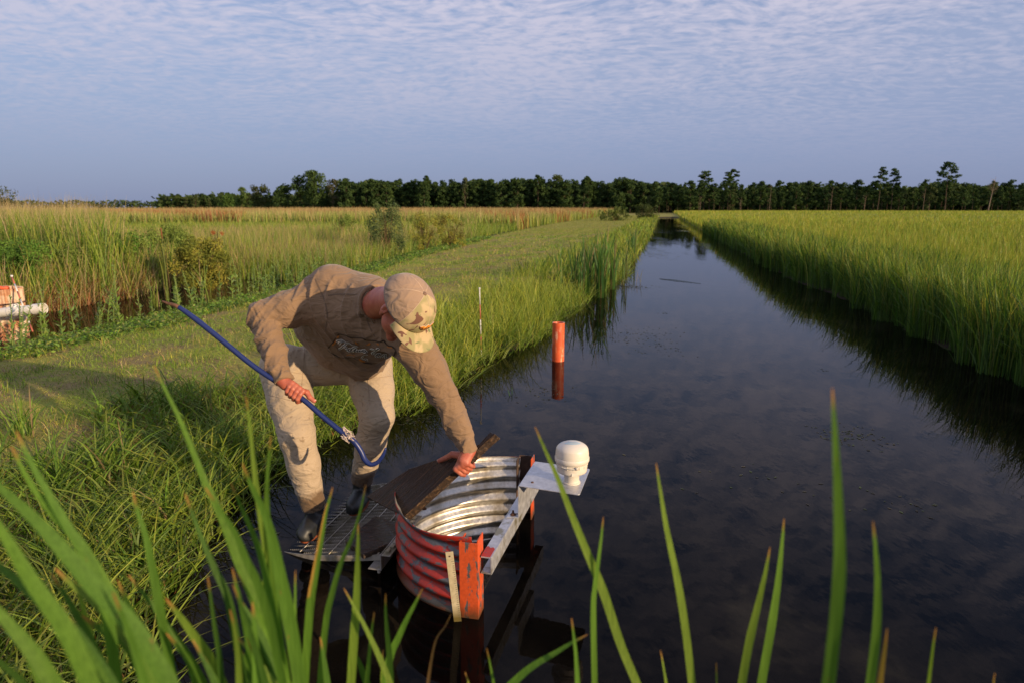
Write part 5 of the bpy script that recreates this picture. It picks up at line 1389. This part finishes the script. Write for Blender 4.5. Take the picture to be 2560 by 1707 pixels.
emergent(690, 406, 258, 4.6, .3, 36, 'large dark crown just left of the highest one in the clump', 'broad', 38, 60, cols=PG, base=.15, size=.8, name='broadleaf_tree')
emergent(655, 425, 262, 4.4, .3, 37, 'rounded dark tree in the middle of the broad clump', 'broad', 34, 60, cols=PG, base=.12, size=.8, name='broadleaf_tree')
emergent(600, 422, 275, 4.2, .3, 38, 'brownish green open tree on the left shoulder of the clump', 'broad', 30, 50, cols=[(.06, .07, .025), (.05, .065, .02)], base=.35, size=.75, name='broadleaf_tree')
emergent(556, 432, 290, 3.4, .3, 39, 'small pale tree at the left end of the clump', 'broad', 24, 50, cols=DGc, base=.3, size=.7, name='broadleaf_tree')
emergent(765, 412, 250, 3.0, .3, 40, 'greyish thin crowned tree on the right shoulder of the clump', 'broad', 20, 40, cols=[(.09, .085, .05), (.06, .07, .03)], base=.35, size=.6, name='broadleaf_tree')
emergent(525, 447, 280, 3.6, .3, 41, 'low bright green tree in front of the receding tree line', 'broad', 26, 60, cols=[(.06, .11, .025)], base=.05, size=.7, name='broadleaf_tree')
emergent(8, 432, 120, 2.4, .3, 42, 'lone small tree poking above the tall grass at the far left', 'broad', 14, 60, cols=[(.07, .085, .03)], base=.55, size=.3, name='broadleaf_tree')
# dead tree on the right
dt = Cloud(); rg = random.Random(3); H = W(2282, 407, 214).z
dt.tube([(0, 0, 0), (.5, 0, H * .5), (.9, 0, H * .8), (1.1, 0, H)], [.15, .11, .06, .02], (.30, .23, .18), 6)
for k in range(16):
    f = rg.uniform(.5, .95); a = rg.uniform(0, 6.28); L = rg.uniform(.8, 2.2) * (1.15 - f) * 2; q = Vector((.5 + (f - .5) * 1.2, 0, H * f))
    dt.tube([q, q + Vector((math.cos(a) * L, math.sin(a) * L, L * .8))], [.05, .012], (.30, .23, .18), 3)
lf = Cloud(); lf.add(*quadcloud(160, (.8, 0, H * .72), (1.6, 1.6, 1.6), .35, (.10, .09, .04)))
two_part('dead_tree', lf, dt, (px_at(2270, 214), 214, .2), 'bleached half dead tree with bare twigs at the right end', 'tree', crown='dry_leaves')
for i, (dx, top) in enumerate(((1767, 428), (1985, 452), (1908, 430), (1608, 440), (2120, 430), (1700, 455))):
    d2 = Cloud(); H = W(dx, top, 218).z; d2.tube([(0, 0, 0), (.1, 0, H * .6), (.25, 0, H)], [.075, .05, .015], (.22, .16, .12), 5)
    for k in range(9): a = rg.uniform(0, 6.28); f = rg.uniform(.4, .95); d2.tube([(0, 0, H * f), (math.cos(a) * 1.1, math.sin(a) * 1.1, H * f + .7)], [.03, .01], (.2, .15, .12), 3)
    o = link('bare_tree', d2.mesh('bare_tree'), None, FOL); o.location = (px_at(dx, 218), 218, .2); tag(o, 'thin bare pale stemmed tree at the front of the pines', 'tree', 'thin bare trees at the field end')

# shrubs in the marsh
def shrub(dx, base, top, wpx, D, cols, label, seed, n=60, per=170, size=.07, name='shrub', dens=1.0, shape=1.0):
    z0 = .1; H = max(.5, W(dx, top, D).z - z0); R = wpx * KD / F_PX * D / 2; rg = np.random.default_rng(seed); c = Cloud(); t_ = Cloud()
    for k in range(14):
        a = rg.uniform(0, 2 * PI); w = R * rg.uniform(.3, .9); t_.tube([(0, 0, 0), (math.cos(a) * w * .5, math.sin(a) * w * .5, H * .5), (math.cos(a) * w, math.sin(a) * w, H * rg.uniform(.7, .95))], [.02, .012, .004], (.12, .08, .045), 4)
    for k in range(n):
        a = rg.uniform(0, 2 * PI); zf = rg.uniform(.08, .95); w = R * math.sqrt(max(.05, 1 - ((zf - .45) / .62) ** 2)) * rg.uniform(.2, .95)
        rr = R * rg.uniform(.18, .34); c.add(*quadcloud(per, (math.cos(a) * w, math.sin(a) * w, H * zf), (rr, rr, rr * shape), size, cols[rg.integers(len(cols))], .35, rng=rg, shell=.1))
    two_part(name, c, t_, (px_at(dx, D), D, z0), label, 'shrub', crown='foliage', trunk='stems')
OL = [(.22, .23, .04), (.28, .26, .045), (.15, .17, .03)]; GG = [(.10, .20, .03), (.14, .25, .04), (.07, .14, .025)]; GO = [(.20, .27, .06), (.16, .22, .045)]
shrub(455, 690, 545, 135, 15.6, OL, 'yellow olive bush overhanging the ditch', 51, 60)
shrub(385, 610, 520, 130, 18.5, GO, 'soft green bush behind the yellow olive bush', 52)
shrub(262, 650, 532, 150, 16.5, GO + GG[:1], 'wide feathery bush left of the cattails in the ditch', 53, 56)
shrub(140, 650, 566, 150, 14.8, GO, 'low spreading bush between the dark green bush and the feathery bush', 54)
shrub(20, 690, 556, 150, 13.2, GG, 'dark glossy green bush at the left edge behind the rusty pipe', 55, 60)
shrub(885, 560, 470, 95, 26, [(.11, .15, .06), (.09, .13, .045)], 'upright willowy shrub standing tallest beside the levee', 56, 50, 90, .09, shape=1.6)
shrub(975, 540, 488, 90, 30, OL, 'rounded olive shrub right of the willowy shrub', 57, 40, 90, .08)
shrub(1035, 540, 492, 75, 31, OL[:2] + [(.12, .10, .03)], 'brownish shrub at the right end of the marsh bushes', 58, 36, 90, .08)
shrub(790, 530, 490, 80, 34, GO, 'low pale green shrub left of the willowy shrub', 59, 36, 90, .09)
shrub(1480, 492, 470, 60, 105, [(.05, .075, .02), (.07, .09, .03)], 'dark bush on the levee end where the canal vanishes', 60, 30, 60, .3)
shrub(1410, 490, 480, 70, 95, [(.09, .12, .03)], 'low dark green thicket left of the bush on the levee end', 61, 26, 60, .3)
shrub(493, 560, 522, 38, 20, RUST + [(.40, .15, .05)], 'small rust red plant in the marsh grass', 62, 14, 60, .05)

# weed stalks along the ditch
def stalk_mesh(seed):
    rg = np.random.default_rng(seed); c = Cloud(); H = rg.uniform(.55, .8); b = rg.normal(0, .10, 2)
    P = lambda f: Vector((b[0] * f * f, b[1] * f * f, H * f)); col = (.24, .32, .08)
    c.tube([P(i / 5) for i in range(6)], [.009 * (1 - .6 * i / 5) for i in range(6)], col, 4)
    for k in range(46):
        f = .12 + .88 * k / 46; q = P(f); a = rg.uniform(0, 2 * PI); l = (.07 if f < .6 else .035) * rg.uniform(.7, 1.2); dz = l * rg.uniform(.3, 1.0)
        e = q + Vector((math.cos(a) * l, math.sin(a) * l, dz)); s_ = Vector((-math.sin(a), math.cos(a), 0)) * l * .24; m_ = (q + e) / 2
        c.add(np.array([q, m_ + s_, e, m_ - s_], dtype=np.float32), np.array([[0, 1, 2, 3]]), np.tile(np.array([pick([(.22, .34, .07), (.28, .38, .10)], 1)[0]]), (4, 1)))
    m_ = c.mesh('weed_stalk'); m_.materials.append(LEAF); return m_
SM = [stalk_mesh(s_) for s_ in range(70, 76)]
for i in range(120):
    u = 6.5 + 13 * rk.random() ** 1.2 if i < 90 else rk.uniform(18, 30); v = float(vL(u)) - rk.uniform(.7, 2.15); x, y = uv2xy(u, v); o = bpy.data.objects.new('weed_stalk', rk.choice(SM)); COL.objects.link(o)
    o.location = (x, y, float(hgt(np.array([x]), np.array([y]))[0]) - .02); o.rotation_euler = (rk.uniform(-.12, .12), rk.uniform(-.25, .05), rk.uniform(0, 6.28)); s_ = rk.uniform(.8, 1.35); o.scale = (s_, s_, s_)
    tag(o, 'tall leafy green weed stalk growing on the ditch side of the levee', 'weed', 'weed stalks along the ditch')

# cattails
def cattail_mesh(seed, n=11, H=1.5, wd=.018, spike=0, cols=((.09, .17, .03), (.12, .21, .035)), spread=.22, dry=2):
    rg = np.random.default_rng(seed); c = Cloud(); 
    B = np.stack([rg.normal(0, .05, n), rg.normal(0, .05, n), np.full(n, -.1)], 1); hh = rg.uniform(.65, 1.0, n) * H
    cc = pick(list(cols), n); cc[:dry] = np.array([.28, .20, .10])
    c.add(*blades(B, hh, rg.uniform(.7, 1.2, n) * wd, hh * rg.uniform(.03, spread, n), rg.uniform(0, 2 * PI, n), rg.uniform(0, PI, n), cc, None, 6, 2.4))
    for k in range(spike):
        x, y = rg.normal(0, .06, 2); h = H * rg.uniform(.7, .9); c.tube([(x, y, 0), (x, y, h)], [.005, .004], (.2, .22, .08), 4); c.tube([(x, y, h), (x, y, h + .02), (x, y, h + .16), (x, y, h + .18)], [.004, .014, .014, .003], (.28, .11, .04), 7)
    m_ = c.mesh('cattail_plant'); m_.materials.append(LEAF); return m_
CM = [cattail_mesh(s_, 13, 1.6, .030, 0, ((.05, .13, .028), (.07, .16, .03), (.10, .19, .035))) for s_ in range(80, 84)]
for i in range(28):
    if i < 22: dx = 1285 + 150 * rk.random(); u = 14.2 + 5.5 * rk.random(); v = float(vl(u)) + rk.uniform(-.55, .35)
    else: u = rk.uniform(26, 40); v = float(vl(u)) + rk.uniform(-.3, .3)
    x, y = uv2xy(u, v); o = bpy.data.objects.new('cattail_plant', rk.choice(CM)); COL.objects.link(o); o.location = (x, y, 0); s_ = rk.uniform(.75, 1.1); o.scale = (s_, s_, s_); o.rotation_euler = (0, 0, rk.uniform(0, 6.28))
    tag(o, 'upright green cattail growing out of the water along the grassy bank', 'cattail', 'cattails along the left bank')
YC = ((.24, .28, .05), (.20, .25, .045))
for dx, by, H, sp, lab in ((386, 690, 1.55, 1, 'yellow green cattail with brown spikes standing in the ditch'), (360, 705, .95, 0, 'short fanned cattail leaning left of the spiked one in the ditch'),
                           (555, 668, .9, 0, 'small cattail fan at the right end of the ditch water'), (560, 610, 1.0, 0, 'pale cattail tuft behind the small fan'), (470, 700, 1.2, 0, 'loose olive reed clump at the near side of the ditch')):
    p = WZ(dx, by, 0); o = link('cattail_plant', cattail_mesh(int(dx), 14, H, .02, sp * 2, YC, .5 if not sp else .12), None); o.location = p; tag(o, lab, 'cattail')
# small plants rising from open water
for dx, by, H, n, lab in ((1178, 905, .22, 3, 'tiny green sprout of three blades in open water'), (1470, 650, .55, 5, 'broken bent reed in the water right of the cattails'), (1425, 655, .4, 6, 'short brown reed stubs in the water below the cattails')):
    p = WZ(dx, by, 0); o = link('water_sprout', cattail_mesh(int(dx) + 1, n, H, .010, 0, ((.10, .22, .03),) if 'green' in lab else ((.17, .16, .05),), .9, 0 if 'green' in lab else 3), None); o.location = p; tag(o, lab, 'water plant')
# tufts on the near bank
TM = [cattail_mesh(s_, 46, .52, .011, 0, ((.12, .22, .03), (.16, .26, .04), (.20, .27, .05)), .95, 3) for s_ in range(90, 93)]
TP = [(320, 1330), (260, 1150), (700, 990), (560, 1060), (930, 900), (1040, 830), (1180, 760), (430, 1010), (870, 930), (780, 960), (1000, 860), (640, 1030), (150, 1180), (60, 1090), (390, 1210), (480, 1160)]
for i, (dx, by) in enumerate(TP):
    p = WZ(dx, by, .05); o = bpy.data.objects.new('grass_tuft', TM[i % 3]); COL.objects.link(o); o.location = (p.x, p.y, max(.0, float(hgt(np.array([p.x]), np.array([p.y]))[0]))); s_ = rk.uniform(.7, 1.1); o.scale = (s_, s_, s_); o.rotation_euler = (0, 0, rk.uniform(0, 6))
    tag(o, 'arching green grass tuft on the near canal bank', 'grass tuft', 'grass tufts on the near bank')

# ---------------------------------------------------------------- foreground cattails
def fleaf(c, pts, D, wpx, base, col, tip=(.42, .20, .06), twist=0.0, edge=None, seed=0, dfar=0.0):
    """pts: measured centre line from the tip down, D distance, wpx visible width"""
    rg = random.Random(seed); P_ = [W(x, y, D + dfar * (1 - i / len(pts))) for i, (x, y) in enumerate(pts)]
    last = P_[-1]; q_ = P_[-2]; m_ = max(-1.6, min(1.6, (last.x - q_.x) / max(.02, q_.z - last.z)))
    for dz in (.12, .3, .55, .9, 1.3, last.z + .15):
        P_.append(Vector((last.x + m_ * .38 * (1 - math.exp(-dz / .38)), last.y + (base[1] - last.y) * min(1, dz / 1.3), last.z - dz)))
    S_ = []
    for i in range(len(P_) - 1):
        for j in range(6):
            f = j / 6; p0, p1, p2, p3 = P_[max(i - 1, 0)], P_[i], P_[i + 1], P_[min(i + 2, len(P_) - 1)]
            S_.append(.5 * (2 * p1 + (p2 - p0) * f + (2 * p0 - 5 * p1 + 4 * p2 - p3) * f * f + (3 * p1 - p0 - 3 * p2 + p3) * f ** 3))
    S_.append(P_[-1]); L = [0]
    for i in range(1, len(S_)): L.append(L[-1] + (S_[i] - S_[i - 1]).length)
    vis = L[(len(pts) - 1) * 6]; w0 = wpx * KD / F_PX * D
    V = []; C = []
    for i, p in enumerate(S_):
        t_ = (S_[min(i + 1, len(S_) - 1)] - S_[max(i - 1, 0)]).normalized(); view = (C0 - p).normalized(); sd_ = t_.cross(view).normalized(); nn = sd_.cross(t_).normalized()
        a = twist + .5 * math.sin(L[i] * 3 + seed); sd2 = sd_ * math.cos(a) + nn * math.sin(a); n2 = nn * math.cos(a) - sd_ * math.sin(a)
        s = L[i] / max(vis, .25); w = w0 * (min(1, (s * 1.7) ** .65) if s < 1 else 1) * (.5 + .5 * 1) + .0008
        V += [p - sd2 * w / 2, p - n2 * w * .10, p + sd2 * w / 2]
        k = min(1, L[i] / .022); k = k * k; cc = [np.array(tip) * (1 - k) + np.array(col) * k * (1 + .12 * math.sin(L[i] * 11 + seed)) for _ in range(3)]
        if edge and .03 < L[i] < .55 * vis: cc[0 if edge < 0 else 2] = np.array((.62, .30, .08))
        C += cc
    n = len(S_); Q = [(3 * i + j, 3 * i + j + 1, 3 * i + j + 4, 3 * i + j + 3) for i in range(n - 1) for j in (0, 1)]
    c.add(np.array(V, dtype=np.float32), np.array(Q), np.array(C))
G1, G2, G3 = (.095, .20, .026), (.12, .235, .03), (.06, .135, .02)
YL = (.17, .26, .036)
PL = [
 ('cluster of broad blurred cattail leaves at the left edge', .62, [
    ([(-60, 1060), (0, 1118), (98, 1210), (221, 1350), (315, 1450), (392, 1575)], 62, G1), ([(-60, 1130), (0, 1212), (74, 1335), (152, 1448), (210, 1575)], 66, G2),
    ([(-70, 1240), (0, 1300), (60, 1350), (123, 1408), (200, 1500), (250, 1575)], 58, G1), ([(-60, 1330), (0, 1408), (74, 1496), (123, 1575)], 66, G2), ([(-60, 1460), (0, 1520), (60, 1575)], 50, G3)]),
 ('cattail with two crossing brown tipped leaves at the upper left', .76, [
    ([(37, 988), (66, 1050), (98, 1110), (150, 1200), (197, 1275), (240, 1380), (270, 1575)], 34, G1), ([(25, 1021), (70, 1110), (130, 1190), (180, 1240), (235, 1330), (300, 1450), (350, 1575)], 34, G2),
    ([(125, 1303), (170, 1345), (221, 1382), (275, 1440), (320, 1496), (366, 1575)], 44, YL), ([(187, 1412), (240, 1450), (295, 1482), (345, 1575)], 48, G1), ([(157, 1444), (175, 1480), (197, 1520), (225, 1575)], 38, YL)]),
 ('cattail with the longest leaf reaching up beside the man at left', .84, [
    ([(353, 838), (385, 905), (412, 960), (445, 1040), (472, 1108), (510, 1190), (548, 1290), (600, 1420), (642, 1575)], 27, G2), ([(305, 1128), (318, 1180), (336, 1236), (355, 1330), (375, 1442)], 26, G1, ),
    ([(380, 1372), (410, 1410), (443, 1456), (480, 1510), (508, 1575)], 46, YL), ([(381, 1452), (405, 1480), (432, 1515), (455, 1575)], 40, G1), ([(270, 1330), (300, 1400), (350, 1500), (380, 1575)], 34, G3)]),
 ('cattail of slender leaves in front of the near bank', .80, [
    ([(425, 1132), (448, 1195), (473, 1260), (500, 1320), (524, 1375), (545, 1480), (560, 1575)], 23, G3), ([(471, 1118), (505, 1170), (541, 1226), (568, 1290), (590, 1335), (620, 1430), (650, 1575)], 30, G1),
    ([(477, 1322), (484, 1370), (492, 1432), (503, 1500), (510, 1575)], 17, G3), ([(528, 1398), (538, 1440), (546, 1500), (550, 1575)], 24, YL), ([(580, 1380), (585, 1450), (592, 1575)], 34, G1)]),
 ('cattail with wide dark leaf in front of the trouser leg', .88, [
    ([(565, 910), (573, 970), (580, 1040), (588, 1110), (598, 1180), (612, 1270), (625, 1400), (640, 1575)], 22, YL), ([(622, 1000), (617, 1060), (613, 1120), (616, 1200), (624, 1290), (634, 1400)], 17, G2),
    ([(529, 1105), (556, 1168), (586, 1236), (606, 1300), (618, 1360), (640, 1470), (660, 1575)], 27, G1), ([(556, 1062), (580, 1120), (604, 1170), (624, 1230), (645, 1330), (668, 1440), (690, 1575)], 40, G1), ([(612, 1110), (608, 1160), (618, 1260), (600, 1400), (590, 1575)], 18, YL)]),
 ('pair of cattail leaves with orange dried edges over the grating', 1.00, [
    ([(764, 1118), (757, 1145), (748, 1178), (737, 1240), (725, 1310), (715, 1370), (709, 1430), (700, 1575)], 21, G2, 1), ([(840, 1112), (835, 1140), (826, 1180), (808, 1235), (784, 1290), (765, 1355), (749, 1426), (735, 1575)], 18, G2),
    ([(823, 1198), (822, 1270), (820, 1346), (817, 1410), (813, 1465), (806, 1575)], 22, YL), ([(705, 1500), (703, 1540), (702, 1575)], 12, YL)]),
 ('short spreading cattail leaves below the red wall', 1.02, [
    ([(860, 1404), (855, 1440), (850, 1484), (846, 1530), (842, 1575)], 17, G2), ([(886, 1362), (886, 1400), (889, 1446), (894, 1500), (897, 1575)], 20, G3), ([(971, 1350), (952, 1388), (932, 1426), (914, 1466), (897, 1504), (884, 1575)], 20, G1), ([(880, 1490), (878, 1530), (876, 1575)], 14, YL)]),
 ('curling brown dying cattail leaf beside the gauge strip', 1.02, [
    ([(1036, 1409), (1022, 1438), (1003, 1465), (992, 1510), (982, 1575)], 9, (.22, .12, .05)), ([(1118, 1487), (1126, 1525), (1135, 1575)], 11, G2), ([(1068, 1542), (1078, 1575)], 13, YL)]),
 ('low slanting cattail leaf with dry tip under the post', .96, [
    ([(1350, 1456), (1312, 1476), (1276, 1498), (1225, 1528), (1178, 1568)], 20, G1), ([(1313, 1418), (1318, 1460), (1323, 1504), (1327, 1575)], 15, G1)]),
 ('long leaning cattail leaf crossing the sensor plate', 1.00, [
    ([(1229, 979), (1252, 1032), (1280, 1095), (1312, 1178), (1346, 1262), (1370, 1318), (1390, 1370), (1428, 1485), (1475, 1600)], 23, YL), ([(1386, 1186), (1381, 1235), (1374, 1290), (1367, 1345), (1363, 1405), (1366, 1575)], 15, G2)]),
 ('single curved cattail leaf right of the sensor over dark water', .98, [
    ([(1507, 1062), (1516, 1120), (1528, 1195), (1542, 1265), (1557, 1335), (1574, 1440), (1590, 1575)], 22, YL), ([(1517, 1492), (1524, 1530), (1531, 1575)], 13, YL)]),
 ('two overlapping straight cattail leaves at lower right centre', .98, [
    ([(1801, 1189), (1796, 1250), (1786, 1345), (1770, 1450), (1748, 1575)], 24, G2), ([(1769, 1255), (1758, 1315), (1742, 1385), (1722, 1470), (1703, 1575)], 20, YL), ([(1645, 1520), (1646, 1575)], 7, YL)]),
 ('tallest and widest single cattail leaf at the right', .66, [
    ([(1912, 890), (1916, 960), (1921, 1050), (1926, 1160), (1929, 1290), (1922, 1400), (1912, 1490), (1900, 1590)], 42, G1)]),
 ('brown nicked cattail leaf right of the widest leaf', .74, [
    ([(2005, 1195), (2012, 1265), (2016, 1340), (2015, 1420), (2010, 1480), (1996, 1590)], 24, G2), ([(2038, 1442), (2032, 1490), (2020, 1575)], 26, (.30, .20, .05))]),
 ('small reddish tipped cattail leaf near the right corner', .80, [
    ([(2150, 1440), (2143, 1485), (2132, 1575)], 15, YL), ([(2285, 1545), (2280, 1585)], 10, YL)]),
]
rx = random.Random(77)
for gi, n_ in ((0, 4), (1, 4), (2, 5), (3, 6), (4, 7), (5, 1), (6, 2)):          # further leaves in the dense clumps
    lab, D, leaves = PL[gi]; xs_ = [l[0][-1][0] for l in leaves]; x0_, x1_ = min(xs_) - 30, max(xs_) + 20
    for k in range(n_):
        xb = rx.uniform(x0_, x1_); top_ = rx.uniform(1290, 1500); ln_ = 1580 - top_; sl = rx.uniform(-.12, .55) if gi > 2 else rx.uniform(.2, .8)
        leaves.append(([(xb - sl * ln_, top_), (xb - sl * ln_ * .62, top_ + ln_ * .33), (xb - sl * ln_ * .28, top_ + ln_ * .67), (xb, 1580)], rx.uniform(14, 30) if gi > 2 else rx.uniform(24, 42), rx.choice((G1, G2, G3, G3, YL))))
for gi, (lab, D, leaves) in enumerate(PL):
    c = Cloud(); bx = sum(W(l[0][-1][0], l[0][-1][1], D).x for l in leaves) / len(leaves)
    for li, l in enumerate(leaves):
        rr2 = random.Random(gi * 31 + li); fleaf(c, l[0], D + rr2.uniform(-.03, .03), l[1] * (.95 if D > .9 else .80 if D > .7 else .68), (bx + rr2.uniform(-.03, .03), D + rr2.uniform(-.03, .03), -.15), np.array(l[2]) * rr2.uniform(.9, 1.1), twist=rr2.uniform(-.25, .25), edge=l[3] if len(l) > 3 else None, seed=gi * 7 + li)
    me = c.mesh('cattail_plant'); o = link('cattail_plant', me, None, FGLEAF, True); tag(o, lab, 'cattail')
